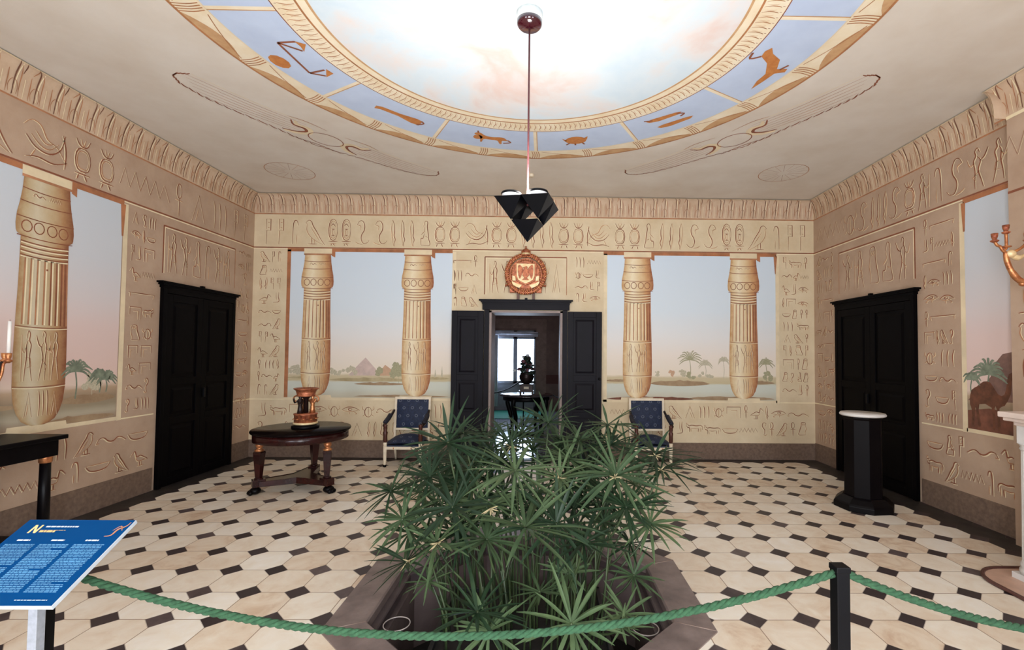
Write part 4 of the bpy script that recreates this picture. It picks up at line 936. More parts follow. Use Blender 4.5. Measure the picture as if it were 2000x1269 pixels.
# ------------------------------------------------------------------ round table with gilt urn
RT = thing('round_table', 'round mahogany table on three gilt-headed legs before the left mural', 'table', (-2.85, 5.66, 0))
ZTb = .70
MB().lathe([(.50, ZTb-.03), (.528, ZTb-.026), (.533, ZTb-.012), (.528, ZTb), (.0, ZTb)], (0, 0, 0), 64).build('tabletop', pm('black_polished_tabletop', (16, 10, 10), .2, spec=.05), RT)
MB().lathe([(.495, ZTb-.125), (.505, ZTb-.12), (.505, ZTb-.03)], (0, 0, 0), 64).build('apron', MAHOG, RT)
for k, a in enumerate((hd(218), hd(-26), hd(96))):
    c, s_ = math.cos(a), math.sin(a); R_ = .43 if k < 2 else .40
    lg = MB().lathe([(.036, .16), (.040, .2), (.062, .44), (.066, .46), (.058, .475)], (R_*c, R_*s_, 0), 4, smooth=False, rot=a).build('leg', MAHOG, RT, .004)
    MB().lathe([(.045, .475), (.05, .49), (.03, .505), (.028, .515), (.04, .53), (.042, .55), (.03, .572), (.05, .578), (.05, .59)], (R_*c, R_*s_, 0), 14).build('gilt_head', GILT, lg)
    MB().box((R_*c, R_*s_, .125), (.13, .10, .085), a).lathe([(.04, .165), (.048, .175), (.036, .185)], (R_*c, R_*s_, 0), 12).build('leg_block', MAHOG, lg, .006)
    pw = MB(); q = (R_+.03)
    pw.ball((q*c, q*s_, .042), .06, 0, 12, (1.0, 1.0, .68))
    for t in (-.5, 0, .5): pw.ball((q*c+.055*math.cos(a+t), q*s_+.055*math.sin(a+t), .026), .028, 0, 8, (1, 1, .9))
    pw.build('paw_foot', EBONY, lg)
sh3 = MB(); P = []
for a in (hd(218), hd(-26), hd(96)):
    for t in (-.13, .13): P.append((.44*math.cos(a+t), .44*math.sin(a+t)))
    n_ = a+PI/3*2*.5
ang = sorted((math.atan2(y_, x_) % (2*PI), x_, y_) for x_, y_ in P); out = []
for i, (a, x_, y_) in enumerate(ang):
    out.append((x_, y_)); a2, x2, y2 = ang[(i+1) % len(ang)]
    if ((a2-a) % (2*PI)) > .5:
        for t in (.25, .5, .75):
            X_, Y_ = x_+(x2-x_)*t, y_+(y2-y_)*t; k_ = 1-.50*math.sin(PI*t); out.append((X_*k_, Y_*k_))
Mfl = lambda u, v, d: (u, v, d)
sh3.prism(out, Mfl, .09, .15); sh3.build('platform', MAHOG, RT, .006)
UR = thing('gilt_urn', 'gilded urn carried by small figures on the round mahogany table', 'urn', (-2.815, 5.66, ZTb))
MB().lathe([(.15, 0), (.152, .03), (.125, .035), (.122, .045)], (0, 0, 0), 32).build('plinth', EBONY, UR)
MB().lathe([(.13, .045), (.134, .055), (.13, .07)], (0, 0, 0), 32).build('bright_foot_ring', GILTP, UR)
MB().lathe([(.124, .07), (.122, .15), (.13, .158), (.13, .17), (.10, .178)], (0, 0, 0), 32).build('drum', GILTR, UR)
b = MB()
for k in range(10): a = 2*PI*k/10; b.lathe([(.016, 0), (.02, .006), (.0, .01)], (.124*math.cos(a), .124*math.sin(a), .105), 8)
b.build('drum_rosettes', GILT, UR)
for k in range(3):
    a = hd(-115+120*k); c, s_ = math.cos(a), math.sin(a); b = MB()
    b.lathe([(.035, .175), (.028, .22), (.022, .27), (.034, .31), (.030, .335), (.014, .345), (.022, .365), (.018, .385), (.0, .39)], (.075*c, .075*s_, 0), 10)
    b.tube(smooth([(.075*c-.03*s_, .075*s_+.03*c, .33), (.11*c-.05*s_, .11*s_+.05*c, .30), (.13*c-.04*s_, .13*s_+.04*c, .35)], 3), .009, 6)
    b.tube(smooth([(.075*c+.03*s_, .075*s_-.03*c, .33), (.11*c+.05*s_, .11*s_-.05*c, .30), (.13*c+.04*s_, .13*s_-.04*c, .35)], 3), .009, 6)
    b.build('figure', GILT if k else DK, UR)
MB().lathe([(.03, .175), (.025, .34), (.05, .36), (.06, .37)], (0, 0, 0), 16).build('core', DK, UR)
MB().lathe([(.05, .365), (.105, .372), (.108, .385), (.098, .39), (.112, .44), (.135, .455), (.138, .465), (.125, .468), (.10, .44), (.0, .40)], (0, 0, 0), 36).build('bowl', GILTR, UR)
for sx in (-1, 1): MB().tube(smooth([(sx*.10, 0, .38), (sx*.14, 0, .36), (sx*.145, 0, .32), (sx*.11, 0, .31)], 4), .009, 6).build('handle', GILT, UR)

# ------------------------------------------------------------------ armchairs
def fabric():
    m, nt, b = newmat('blue_bee_fabric'); x = X(nt); tc = nt.nodes.new('ShaderNodeTexCoord'); sp = nt.nodes.new('ShaderNodeSeparateXYZ'); nt.links.new(tc.outputs['Object'], sp.inputs[0])
    p = .125; u = x.op('DIVIDE', sp.outputs[0], p); v = x.op('DIVIDE', x.op('ADD', sp.outputs[2], x.op('MULTIPLY', sp.outputs[1], .8)), p)
    row = x.op('FLOOR', v); u = x.op('ADD', u, x.op('MULTIPLY', x.op('MODULO', row, 2), .5))
    fu, fv = x.op('SUBTRACT', x.op('FRACT', u), .5), x.op('SUBTRACT', x.op('FRACT', v), .5)
    r = x.op('SQRT', x.op('ADD', x.op('MULTIPLY', fu, fu), x.op('MULTIPLY', fv, fv)))
    ring = x.op('MULTIPLY', x.op('LESS_THAN', x.op('ABSOLUTE', x.op('SUBTRACT', r, .15)), .032), .5)
    n = noise_of(nt, 40); base = ramp(nt, n.outputs['Fac'], [(.3, (16, 26, 50)), (.7, (28, 44, 76))])
    c = x.mix(ring, base.outputs[0], lin((132, 138, 150))); nt.links.new(c, b.inputs['Base Color']); b.inputs['Roughness'].default_value = .7; return m
FAB = fabric()
FABD = pm('dark_blue_arm_fabric', (24, 26, 42), .7, var=.2)
def make_chair():
    t = thing('armchair', 'ivory armchair in blue fabric against the wall left of the doorway', 'chair', (-1.965, 6.92, 0), 0, 'blue armchairs beside the doorway')
    w = .265
    b = MB(); n = 8; vs, fs = [], []
    for j in range(n+1):
        for i in range(n+1):
            q, r = i/n, j/n; dome = (math.sin(PI*min(max(q, .02), .98))**.4)*(math.sin(PI*min(max(r, .02), .98))**.4)
            vs.append(((q-.5)*.50, -.25+r*.47, .30+.14*dome*(.7+.3*r)))
    for j in range(n):
        for i in range(n): a = j*(n+1)+i; fs.append((a, a+1, a+n+2, a+n+1))
    b.add(vs, fs, 0, True); b.bx((-.25, -.25, .275), (.25, .22, .302)); b.build('seat', FAB, t)
    b = MB(); b.bx((-w, -.27, .245), (w, -.235, .285)).bx((-w, .19, .245), (w, .225, .285)).bx((-w-.0, -.25, .245), (-w+.03, .21, .285)).bx((w-.03, -.25, .245), (w, .21, .285)); b.build('seat_rail', WHITEP, t, .004)
    MB().bx((-.13, -.273, .255), (-.115, -.27, .275)).bx((.115, -.273, .255), (.13, -.273+.003, .275)).build('rail_ornament', GILT, t)
    lean = .055; Mb = lambda u, v, d: (u, .195+lean*(v-.28)/.65-d, v)
    bf = MB()
    mbox(bf, Mb, -.268, -.236, .44, .932, -.02, .022); mbox(bf, Mb, .236, .268, .44, .932, -.02, .022)
    mbox(bf, Mb, -.238, .238, .895, .932, -.02, .022); mbox(bf, Mb, -.238, .238, .445, .475, -.02, .022)
    mbox(bf, Mb, -.268, -.236, .285, .45, -.018, .018); mbox(bf, Mb, .236, .268, .285, .45, -.018, .018)
    frm = bf.build('back_frame', WHITEP, t, .004)
    bk = MB(); vs, fs = [], []
    for j in range(9):
        for i in range(9):
            q, r = i/8, j/8; vs.append(Mb((q-.5)*.478, .47+r*.43, .005+.03*(math.sin(PI*q)*math.sin(PI*r))**.35 if 0 < q < 1 and 0 < r < 1 else .005))
    for j in range(8):
        for i in range(8): a = j*9+i; fs.append((a, a+1, a+10, a+9))
    bk.add(vs, fs, 0, True); mbox(bk, Mb, -.239, .239, .47, .90, -.012, .006); bk.build('backrest', FAB, t)
    for sx in (-1, 1):
        lg = MB().lathe([(.016, .03), (.021, .06), (.024, .2), (.026, .24), (.026, .29)], (sx*(w-.02), -.25, 0), 12).build('leg', WHITEP, t)
        MB().lathe([(.014, 0), (.022, .008), (.024, .02), (.016, .034)], (sx*(w-.02), -.25, 0), 10).build('foot_castor', EBONY, lg)
        MB().tube([(sx*(w-.02), .20, .28), (sx*(w-.02), .215, .14), (sx*(w-.02), .25, 0)], [.022, .02, .016], 8).build('leg', WHITEP, t)
        ar = MB().tube(smooth([(sx*.262, -.255, .575), (sx*.275, -.14, .60), (sx*.27, .0, .64), (sx*.258, .17, .74)], 4), [.022, .024, .024, .023, .022, .022, .021, .021, .02, .02, .019, .018, .018], 8).build('arm', DK, t)
        MB().tube(smooth([(sx*.270, -.20, .605), (sx*.274, -.12, .625), (sx*.272, -.02, .66), (sx*.267, .04, .695)], 4), [.012]+[.032]*11+[.012], 10).build('arm_pad', FABD, ar)
        MB().lathe([(.024, .285), (.028, .33), (.018, .345)], (sx*(w-.02), -.25, 0), 12).build('arm_post_base', WHITEP, ar)
        MB().lathe([(.018, .34), (.03, .37), (.028, .44), (.034, .48), (.022, .50), (.028, .53), (.026, .565), (.032, .58), (.0, .60)], (sx*(w-.02), -.25, 0), 12).build('arm_figure', pm('brown_gilt_figure', (78, 42, 32), .4, metal=.3), ar)
    return t
ch1 = make_chair()
ch2 = copy_tree(ch1); ch2.location = (1.555, 6.97, 0); ch2['label'] = 'ivory armchair in blue fabric against the wall right of the doorway'

# ------------------------------------------------------------------ sunken basin
BC = (CCX, 3.24)
BS = thing('fountain_basin', 'octagonal grey stone basin sunk in the tiled floor around the papyrus', 'basin', (BC[0], BC[1], 0))
def oct0(ap): return octagon(ap, (0, 0))
def octring(b, a0, z0, a1, z1, mt=0):
    P, Q = oct0(a0), oct0(a1); b.add([(p[0], p[1], z0) for p in P]+[(p[0], p[1], z1) for p in Q], [(i, (i+1) % 8, 8+(i+1) % 8, 8+i) for i in range(8)], mt)
b = MB(); octring(b, 1.139, -.01, 1.139, .008); octring(b, 1.139, .008, .915, .010); octring(b, .915, .010, .905, -.0); octring(b, .905, 0, .905, -.05); b.build('rim', STONE, BS)
b = MB(); octring(b, .905, -.05, .862, -.05); octring(b, .862, -.05, .855, -.058); octring(b, .855, -.058, .855, -.11); octring(b, .855, -.11, .82, -.11); b.build('inner_step', STONED, BS)
b = MB(); octring(b, .82, -.11, .82, -.58); b.build('side_wall', pm('grey_basin_side', (122, 106, 102), .6, rgb2=(96, 82, 80), scale=4), BS)
b = MB(); b.poly(oct0(.83), lambda u, v, d: (u, v, d), -.58); b.build('basin_bed', SOIL, BS)
PJ = pm('pale_joint', (150, 130, 118), .7)
for p, q in zip(oct0(1.136), oct0(.91)): MB().tube([(p[0], p[1], .0085), (q[0], q[1], .0085)], .003, 4).build('mitre_joint', PJ, BS)
# dark planter inside the basin
PL = thing('planter', 'dark planter standing in the basin under the papyrus stems', 'planter', (CCX, 3.2, -.58))
b = MB(); hw, hd2, zt = .56, .48, .40
for a, c in (((-hw, -hd2, 0), (hw, -hd2+.03, zt)), ((-hw, hd2-.03, 0), (hw, hd2, zt)), ((-hw, -hd2, 0), (-hw+.03, hd2, zt)), ((hw-.03, -hd2, 0), (hw, hd2, zt))): b.bx(a, c)
b.bx((-hw+.02, -hd2+.02, .0), (hw-.02, hd2-.02, .03)); b.build('box', pm('black_planter', (26, 26, 28), .6, var=.3), PL, .004)
MB().bx((-hw+.03, -hd2+.03, .03), (hw-.03, hd2-.03, zt-.03)).build('soil', SOIL, PL)
for px_, py_, lab in ((775, 1218, 'thin pale hoop on the left inner ledge of the basin'), (1261, 1226, 'thin pale hoop on the right inner ledge of the basin')):
    p = None
    d_ = CF+CR*((px_-CX)/FPX)-CU*((py_-CY)/FPX); t_ = (-.045-EYE)/d_.z; hx, hy = d_.x*t_, d_.y*t_
    tag(MB().tube([(hx+.078*math.cos(2*PI*i/40), hy+.078*math.sin(2*PI*i/40), -.0455) for i in range(40)], .0035, 6, closed=True).build('wire_hoop', pm('pale_wire', (176, 166, 160), .5)), lab, 'hoop', 'hoops in the basin')

# ------------------------------------------------------------------ papyrus
PP = thing('papyrus_plant', 'large green papyrus clump with star-shaped heads growing from the basin', 'plant', (CCX, 3.2, -.2))
P0 = Vector((CCX, 3.2, -.2))
def whorl(c, tilt, n, L, seed, droop=1.0):
    rnd = random.Random(seed); b = MB(); up = Vector(tilt).normalized(); ax = up.orthogonal().normalized(); ay = up.cross(ax); off = rnd.uniform(0, 2*PI)
    for i in range(n):
        a = off+2*PI*i*.38197+rnd.uniform(-.1, .1); el = rnd.uniform(-.30, .75)*(1 if i % 3 else .6); l = L*rnd.uniform(.72, 1.12); w = .0118*rnd.uniform(.75, 1.25)*(L/.32)**.5
        h = ax*math.cos(a)+ay*math.sin(a); pts = []; p = Vector(c); d_ = (h*math.cos(el)+up*math.sin(el)).normalized(); K = 6
        for k in range(K+1):
            pts.append(p.copy()); p = p+d_*(l/K); d_ = (d_+Vector((0, 0, -.10*droop*(k+1)/K))).normalized()
        vs = []
        for k, q in enumerate(pts):
            t = (pts[min(k+1, K)]-pts[max(k-1, 0)]).normalized(); sd = t.cross(up)
            if sd.length < 1e-3: sd = ax.copy()
            sd.normalize(); nn = sd.cross(t).normalized(); ww = w*(.45+1.1*(k/K))*(1 if k/K < .45 else max(.04, (1-k/K)/.55)**.8)
            vs += [q+sd*ww, q-nn*ww*.35, q-sd*ww]
        fs = []
        for k in range(K): fs += [(3*k, 3*k+1, 3*k+4, 3*k+3), (3*k+1, 3*k+2, 3*k+5, 3*k+4)]
        b.add(vs, fs, 0, True)
    # sheath below the whorl
    b.lathe([(.004, -.03), (.008, -.008), (.008, .002), (.003, .008)], c, 8, 1)
    return b
HEADS = [  # photo x, y, distance, leaf length
 (875, 864, 3.15, .36), (997, 868, 3.45, .32), (1071, 825, 3.65, .30), (1187, 829, 3.6, .28), (1280, 886, 3.2, .32), (1291, 915, 3.1, .27), (1203, 927, 3.0, .34), (1093, 931, 3.1, .30), (1006, 919, 2.95, .36),
 (763, 959, 3.2, .26), (884, 990, 2.95, .36), (1087, 1022, 2.8, .36), (1026, 1030, 2.68, .38), (1223, 990, 2.95, .30), (1270, 1022, 3.0, .30), (786, 1014, 3.05, .28), (794, 1096, 2.8, .25), (853, 1060, 2.85, .30), (951, 990, 3.05, .30),
 (951, 1053, 2.8, .30), (1140, 1061, 2.75, .30), (1109, 1120, 2.9, .20), (1238, 1124, 2.9, .20), (837, 1136, 2.8, .16), (1054, 1155, 2.75, .18), (932, 1195, 2.5, .30), (955, 1232, 2.45, .24),
 (1116, 1218, 2.45, .32), (1219, 1199, 2.6, .20), (900, 1040, 3.0, .28), (1132, 860, 3.5, .28), (1191, 868, 3.5, .28), (955, 880, 3.6, .28), (924, 908, 3.4, .30), (905, 845, 3.3, .28), (1040, 880, 3.7, .28), (1110, 895, 3.4, .28), (840, 930, 3.3, .28),
 (1160, 960, 3.3, .28), (1050, 960, 3.3, .28), (890, 905, 3.45, .28), (975, 905, 3.5, .28), (1065, 905, 3.55, .28), (1140, 930, 3.45, .28), (935, 985, 3.35, .26), (1035, 995, 3.25, .26), (1110, 950, 3.5, .28), (1185, 975, 3.4, .26), (870, 945, 3.4, .26), (1000, 985, 3.5, .26), (1090, 870, 3.75, .26), (1165, 880, 3.8, .26), (1240, 945, 3.4, .26), (985, 960, 3.4, .28), (925, 950, 3.3, .28), (850, 985, 3.4, .25), (1120, 990, 3.2, .26), (1180, 1020, 3.1, .26), (820, 960, 3.4, .26),
 (800, 1040, 3.2, .24), (1230, 1060, 3.1, .24), (905, 930, 3.6, .28), (1150, 905, 3.7, .28), (1020, 845, 3.8, .26), (945, 850, 3.7, .26), (1095, 860, 3.8, .26), (1225, 880, 3.7, .26), (850, 895, 3.6, .26), (1215, 1225, 2.5, .15)]
LM = [LEAF, STEM]; rnd = random.Random(77)
for i, (hx, hy, hY, L) in enumerate(HEADS):
    c = at(hx, hy, hY); rel = c-P0
    tilt = (rel.x*.35+rnd.uniform(-.3, .3), -.35+rnd.uniform(-.35, .25), 1)
    whorl(tuple(rel), tilt, 24 if L > .25 else 18, L, 1000+i, 1.0 if L > .25 else .7).build('leaf_whorl', LM, PP)
    rx = max(-.5, min(.5, rel.x*.55+rnd.uniform(-.08, .08))); ry = max(-.42, min(.42, (rel.y)*.6+rnd.uniform(-.08, .08)))
    mid = Vector((rx*.8+rel.x*.2, ry*.8+rel.y*.2, rel.z*.5))
    MB().tube(smooth([(rx, ry, -.02), tuple(mid), tuple(rel-Vector((rel.x-rx, rel.y-ry, 0))*.25-Vector((0, 0, max(.06, rel.z*.2)))), tuple(rel)], 4), .0068, 6, 0).build('stem', STEM, PP)
for i in range(40):                          # bare stems without a head, cut or broken above
    rx, ry = rnd.uniform(-.5, .5), rnd.uniform(-.42, .3); h = rnd.uniform(.45, .8)
    MB().tube([(rx, ry, -.02), (rx*1.05+rnd.uniform(-.03, .03), ry+rnd.uniform(-.03, .03), h*.5), (rx*1.1+rnd.uniform(-.06, .06), ry*1.05+rnd.uniform(-.05, .05), h)], [.0072, .007, .005], 6).build('stem', STEM, PP)
for i, (bx_, by_, bY) in enumerate(((1280, 890, 3.17), (1291, 917, 3.07), (855, 1060, 2.8), (797, 1095, 2.78), (958, 993, 2.7), (1200, 932, 2.97), (1092, 935, 3.07), (997, 872, 3.4), (1215, 1215, 2.58))):
    c = at(bx_, by_, bY)-P0; b = MB(); r2 = random.Random(i)
    for k in range(7):
        a = r2.uniform(0, 2*PI); e = Vector((math.cos(a)*.05, math.sin(a)*.03-.01, r2.uniform(-.05, .04))); b.tube([tuple(c), tuple(c+e*.6), tuple(c+e)], [.004, .004, .001], 5)
    b.build('dry_bract', BRACT, PP)

# ------------------------------------------------------------------ pedestal
PD = thing('pedestal', 'dark octagonal pedestal with white marble top before the right door', 'pedestal', (3.40, 5.03, 0), .12)
O8 = PI/8
MB().lathe([(.285, 0), (.285, .055), (.27, .075), (.225, .115), (.20, .13)], (0, 0, 0), 8, smooth=False, rot=O8).build('base', EBONY, PD, .004)
MB().lathe([(.182, .12), (.178, .93), (.19, .95), (.19, .965)], (0, 0, 0), 8, smooth=False, rot=O8).build('shaft', pm('dark_painted_wood', (10, 7, 9), .45, var=.25, scale=5, spec=.1), PD, .004)
MB().lathe([(.20, .965), (.212, .972), (.214, .985), (.205, .998), (.0, .998)], (0, 0, 0), 40).build('marble_top', WMARBLE, PD)

# ------------------------------------------------------------------ console table and candelabrum
CT = thing('console_table', 'dark console table with brass-collared column legs at the left wall', 'console table', (XL, 3.2, 0))
MB().bx((.02, -.75, .865), (.535, .80, .90)).build('tabletop', EBONY, CT, .006)
MB().bx((.03, -.70, .735), (.50, .755, .866)).build('apron', EBONY, CT, .003)
MB().bx((.502, -.25, .77), (.508, .25, .83)).build('gilt_mount', GILT, CT)
for sy in (-.66, .70):
    lg = MB().lathe([(.038, .09), (.037, .40), (.034, .69)], (.455, sy, 0), 20).build('leg', EBONY, CT)
    MB().lathe([(.035, .685), (.042, .695), (.042, .725), (.046, .735)], (.455, sy, 0), 20).build('brass_collar', GILT, lg)
    MB().lathe([(.046, .08), (.046, .095), (.04, .105)], (.455, sy, 0), 20).build('brass_base', GILT, lg)
MB().bx((.015, -.70, .08), (.05, .70, .736)).build('back_panel', MAHOG, CT)
MB().bx((.015, -.72, 0), (.515, .76, .08)).build('base_shelf', EBONY, CT, .006)
KB = Vector((XL+.27, 3.62, .90))
CB = thing('candelabrum', 'gilt branched candelabrum standing on the left console table', 'candelabrum', tuple(KB))
MB().lathe([(.075, 0), (.075, .10), (.065, .11), (.07, .12), (.03, .14)], (0, 0, 0), 20).build('base', DK, CB)
MB().lathe([(.03, .13), (.022, .2), (.028, .3), (.018, .36), (.03, .45), (.02, .48), (.028, .52), (.0, .55)], (0, 0, 0), 16).build('stem', GILT, CB)
cups = []
for k, a in enumerate((0.35, 1.6, 2.9, 4.1, 5.3)):
    c, s_ = math.cos(a), math.sin(a); rr_ = .125
    am = MB().tube(smooth([(.01*c, .01*s_, .42), (.05*c, .05*s_, .40), (.09*c, .09*s_, .50), (rr_*c*.8, rr_*s_*.8, .585), (rr_*c, rr_*s_, .60)], 4), .009, 8).build('arm', GILT if k % 2 == 0 else DK, CB)
    MB().lathe([(.008, .59), (.024, .605), (.026, .612), (.012, .62), (.018, .64), (.02, .665), (.014, .668), (.012, .65), (0, .65)], (rr_*c, rr_*s_, 0), 14).build('candle_cup', GILT, am)
    cups.append(KB+Vector((rr_*c, rr_*s_, .65)))
for k, (p, lean) in enumerate(((cups[0], (0, 0)), (cups[4], (.05, .02)))):
    q = (p.x+lean[0], p.y+lean[1], p.z+.26)
    cdl = MB().tube([tuple(p), ((p.x+q[0])/2, (p.y+q[1])/2, p.z+.13), q], [.0115, .011, .0105], 12).build('candle', WAX)
    MB().tube([q, (q[0], q[1], q[2]+.012)], .0012, 5).build('wick', EBONY, cdl)
    tag(cdl, ['upright white candle at the right tip of the candelabrum', 'leaning white candle at the left edge on the candelabrum', 'white candle on the wall side of the candelabrum'][k], 'candle', 'candles in the candelabrum')

# ------------------------------------------------------------------ information stand
IP = thing('information_stand', 'slanted blue information panel on a steel post at the lower left', 'information panel', (-1.66, 1.63, 0))
far, near = Vector((-1.69, 1.785, .974)), Vector((-1.69, 1.49, .815))
ev = (far-near); Lp = ev.length; ev.normalize(); nv = Vector((1, 0, 0)).cross(ev)
if nv.z < 0: nv = -nv
O_ = near-Vector((-1.66, 1.63, 0)); PW = .385
def MP(u, v, d): return tuple(O_+Vector((u-PW/2, 0, 0))+ev*v+nv*d)
BLUEP = pm('blue_print', (0, 66, 118), .55, rgb2=(0, 55, 104), scale=2, spec=.06)
b = MB(); mbox(b, MP, 0, PW, 0, Lp, -.014, 0); pn = b.build('panel', [pm('pale_panel_edge', (188, 198, 206), .4)], IP, .001)
b = MB(); mbox(b, MP, .002, PW-.002, .003, Lp-.002, 0, .0015); b.build('printed_face', BLUEP, pn)
rnd = random.Random(9)
TXM = [pm('light_blue_text', (92, 148, 188), .5), pm('white_text', (206, 222, 232), .5), pm('gold_text', (226, 190, 120), .5)]
def line(tb, u, v, L, h=.0032, mt=0):
    e = u+L
    while u < e: w = min(rnd.uniform(.006, .02), e-u); tb.poly([(u, v), (u+w, v), (u+w, v+h), (u, v+h)], MP, .0018, mt); u += w+.0022
for c in range(3):
    tb = MB(); u0 = .02+c*.118; v = Lp-.112; k = 0
    while v > .045:
        short = (k == 14 and c == 0) or (k == 3 and c == 1) or (k == 16 and c == 1) or (k == 24 and c == 2); line(tb, u0, v, .104*(.55 if short else rnd.uniform(.95, 1))); v -= .0061; k += 1
    tb.build('text_column', TXM, pn)
    tb = MB(); line(tb, u0+.025, Lp-.095, .045, .006, 1); tb.build('column_heading', TXM, pn)
    tb = MB(); line(tb, (.02, .255, .14)[c], .019, (.09, .1, .07)[c], .0025, 1); tb.build('footer_line', TXM, pn)
tb = MB(); line(tb, .09, Lp-.036, .115, .006, 1); tb.build('title_line', TXM, pn)
tb = MB(); line(tb, .085, Lp-.058, .055, .007, 2); line(tb, .083, Lp-.05, .09, .0018, 2); tb.build('title_line', TXM, pn)
b = MB(); N0, NV = .048, Lp-.062
b.poly([(N0, NV), (N0+.007, NV), (N0+.007, NV+.036), (N0, NV+.036)], MP, .002).poly([(N0+.022, NV), (N0+.029, NV), (N0+.029, NV+.036), (N0+.022, NV+.036)], MP, .002).poly([(N0, NV+.036), (N0+.008, NV+.036), (N0+.029, NV), (N0+.021, NV)], MP, .0021)
b.build('letter_mark', pm('gold_letter', (240, 204, 138), .4), pn)
b = MB(); b.ribbon(smooth([(PW-.055, Lp-.075), (PW-.035, Lp-.07), (PW-.03, Lp-.045), (PW-.012, Lp-.03), (PW-.008, Lp-.012)], 4), MP, .007, .002).ribbon(smooth([(PW-.045, Lp-.05), (PW-.03, Lp-.03), (PW-.012, Lp-.05)], 4), MP, .004, .002)
b.build('bee_mark', pm('brown_gold_mark', (186, 128, 92), .4), pn)
MB().bx((.008-.0145, -.045, 0), (.008+.0145, -.016, .86)).build('post', STEEL, IP, .002); MB().box((0.008, -.05, .008), (.28, .09, .016)).build('foot_plate', STEEL, IP, .003)
MB().bx((-.05, -.05, .80), (.06, -.01, .815)).build('bracket', STEEL, IP, .002)

# ------------------------------------------------------------------ rope barrier
def bpost(x_, y_, z_, lab, ft=.3):
    t = thing('barrier_post', lab, 'post', (x_, y_, 0), 0)
    MB().bx((-.0215, -.0215, 0), (.0215, .0215, z_-.018)).build('pole', BLACKM, t, .002); MB().bx((-.024, -.024, z_-.02), (.024, .024, z_)).build('cap', BLACKM, t, .003)
    MB().box((0, 0, .008), (ft, ft, .016)).build('foot_plate', BLACKM, t, .003); return t
PA, PB = (-1.725, 1.69, .872), (.998, 1.60, .899)
bpost(*PA, 'square black barrier post behind the blue information panel', .12); bpost(*PB, 'square black barrier post at the lower right holding the green rope')
def rope(A, B, sag, lab, skew=0):
    A, B = Vector(A), Vector(B); N = 220; C = []
    for i in range(N+1):
        t = i/N; p = A.lerp(B, t); p.z -= sag*4*t*(1-t); C.append(p)
    b = MB(); L = (B-A).length
    for s3 in range(3):
        pts = []
        for i, p in enumerate(C):
            t = (C[min(i+1, N)]-C[max(i-1, 0)]).normalized(); n1 = t.cross(Vector((0, 0, 1))).normalized(); n2 = n1.cross(t)
            a = 2*PI*s3/3+L*i/N*2*PI/.085; pts.append(tuple(p+(n1*math.cos(a)+n2*math.sin(a))*.0066))
        b.tube(pts, .0077, 7)
    tag(b.build('barrier_rope', ROPEM), lab, 'rope')
rope((PA[0]+.02, PA[1], .845), (PB[0]-.02, PB[1], .872), .222, 'thick green twisted rope sagging in front of the papyrus basin')
rope((PB[0]+.02, PB[1], .872), (3.35, 1.75, .88), .26, 'thick green twisted rope running right from the lower right post')

# ------------------------------------------------------------------ fireplace, hearth, sconce
FPm = thing('fireplace_mantel', 'white marble fireplace with fluted column at the right edge', 'fireplace', (XB, 2.6, 0))
b = MB(); b.bx((-.71, -.87, 1.165), (.0, .86, 1.205)).bx((-.69, -.85, 1.14), (.0, .84, 1.166)).bx((-.65, -.81, 1.11), (.0, .80, 1.141)); b.build('mantel_shelf', pm('rosy_white_marble', (222, 204, 192), .35, var=.08, scale=4), FPm, .006)
b = MB(); b.bx((-.63, -.80, .98), (-.0, .80, 1.112)); b.build('frieze_block', WMARBLE, FPm, .004)
for sy in (-.74, .75):
    prof = []; n = 48; b = MB(); vs, fs = [], []
    for j, z_ in enumerate((.14, .35, .6, .96)):
        for i in range(n):
            a = 2*PI*i/n; r = (.076-.007*j/3)*(1-.07*(0.5+.5*math.cos(a*16))); vs.append((-.555+r*math.cos(a), sy+r*math.sin(a), z_))
    for j in range(3):
        for i in range(n): k_ = (i+1) % n; fs.append((j*n+i, j*n+k_, (j+1)*n+k_, (j+1)*n+i))
    b.add(vs, fs); col = b.build('column', WMARBLE, FPm)
    MB().lathe([(.085, .05), (.09, .075), (.088, .09), (.078, .10), (.086, .12), (.078, .14), (.072, .145)], (-.555, sy, 0), 28).box((-.555, sy, .027), (.18, .18, .054)).build('column_base', WMARBLE, col)
    MB().lathe([(.068, .93), (.077, .945), (.07, .955), (.079, .975), (.09, .985)], (-.555, sy, 0), 28).build('capital', WMARBLE, col)
b = MB(); b.bx((-.46, .52, 0), (-.0, .80, .985)).bx((-.46, -.80, 0), (0, -.52, .985)); b.build('side_jamb', WMARBLE, FPm, .004)
MB().bx((-.06, -.52, 0), (-.002, .52, .985)).build('firebox', SOIL, FPm)
b = MB(); pts = []
for (cx_, cy_), a0 in (((-.62, .72), 90), ((-.62, -.72), 180)):
    for i in range(9): a = math.radians(a0+90*i/8); pts.append((cx_+.26*math.cos(a), cy_+.26*math.sin(a)))
pts = [(0, .98)]+pts+[(0, -.98)]
HE = thing('hearth_slab', 'low rosy hearth slab with dark edge in front of the fireplace', 'hearth', (XB, 2.6, .0005))
b.prism(pts, Mfl, 0, .012); b.build('slab', pm('rosy_hearth_marble', (196, 160, 138), .4, var=.12, scale=4), HE)
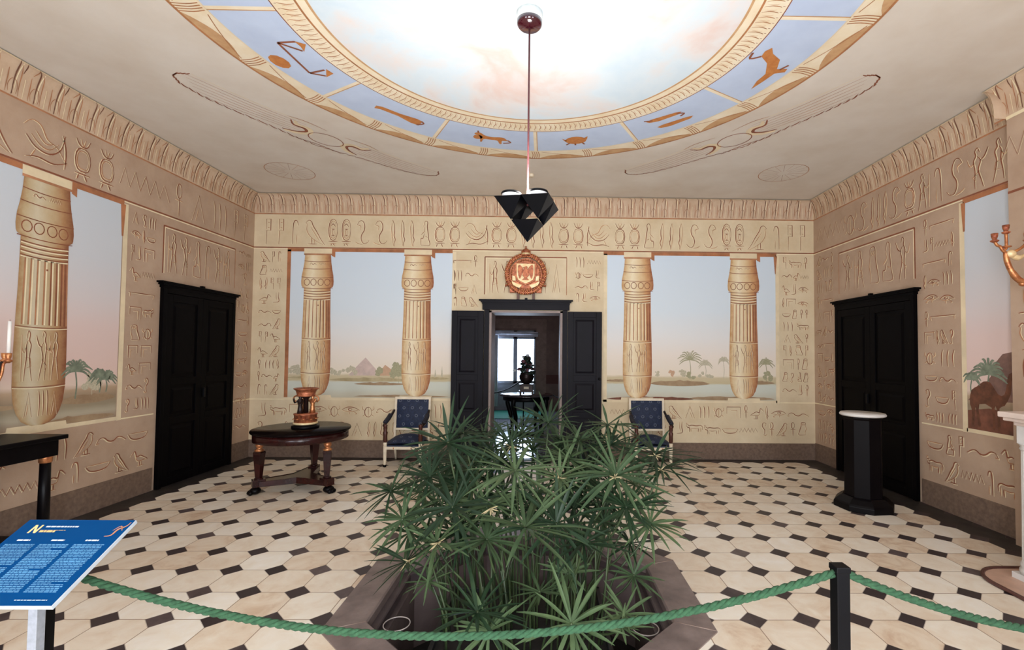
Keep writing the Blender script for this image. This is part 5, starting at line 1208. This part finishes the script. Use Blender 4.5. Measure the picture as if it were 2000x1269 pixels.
MB().tube([(p[0], p[1], .012) for p in pts], .014, 6).build('edge_moulding', pm('dark_red_edge', (84, 52, 46), .4), HE)
SN = thing('wall_sconce', 'gilt three-branched wall sconce on the chimney breast at right', 'sconce', (XB, 3.75, 2.25))
MB().lathe([(.0, -.02), (.06, -.015), (.075, 0), (.06, .015), (.0, .02)], (-.02, 0, 0), 20).box((-.012, 0, 0), (.024, .12, .26)).build('backplate', GILT, SN, .006)
MB().tube(smooth([(-.02, 0, -.03), (-.12, 0, -.05), (-.22, 0, -.03), (-.29, 0, .05), (-.325, 0, .14), (-.33, 0, .20)], 4), [.026]*6+[.024]*6+[.02]*5+[.018]*4, 12).build('horn_arm', GILT, SN)
b = MB(); b.ball((-.20, 0, -.02-.035), .022, 0, 8, (1.2, 1, 1)).ball((-.13, 0, -.09), .03, 0, 8, (.8, .8, 1.4)); b.build('pendant_knob', GILT, SN)
b = MB(); b.ball((-.30, -.01, .185), .032, 0, 10, (1.2, 1, 1)); b.tube(smooth([(-.29, 0, .18), (-.23, 0, .155), (-.17, 0, .185)], 3), [.012, .02, .024, .022, .016, .01, .006], 8)
b.build('eagle_head', GILTP, SN)
def scarm(pts, cup, name='branch'):
    am = MB().tube(smooth(pts, 4), .011, 8).build(name, GILT, SN)
    MB().lathe([(.010, -.03), (.026, -.02), (.03, -.012), (.014, -.004), (.022, .02), (.024, .045), (.016, .046), (.014, .02), (0, .02)], cup, 14).build('candle_cup', GILTR, am)
scarm([(-.33, 0, .19), (-.36, 0, .22), (-.375, 0, .245), (-.40, 0, .255), (-.42, 0, .285)], (-.42, 0, .305))
scarm([(-.33, 0, .19), (-.345, .0, .215), (-.325, 0, .24), (-.325, 0, .36)], (-.325, 0, .375))
scarm([(-.32, -.0, .19), (-.26, -.02, .21), (-.20, -.02, .25), (-.17, -.02, .29)], (-.17, -.02, .31))
b = MB(); b.lathe([(.012, 0), (.034, .006), (.034, .012), (.012, .018)], (-.325, 0, .235), 14); b.build('branch_collar', GILT, SN)
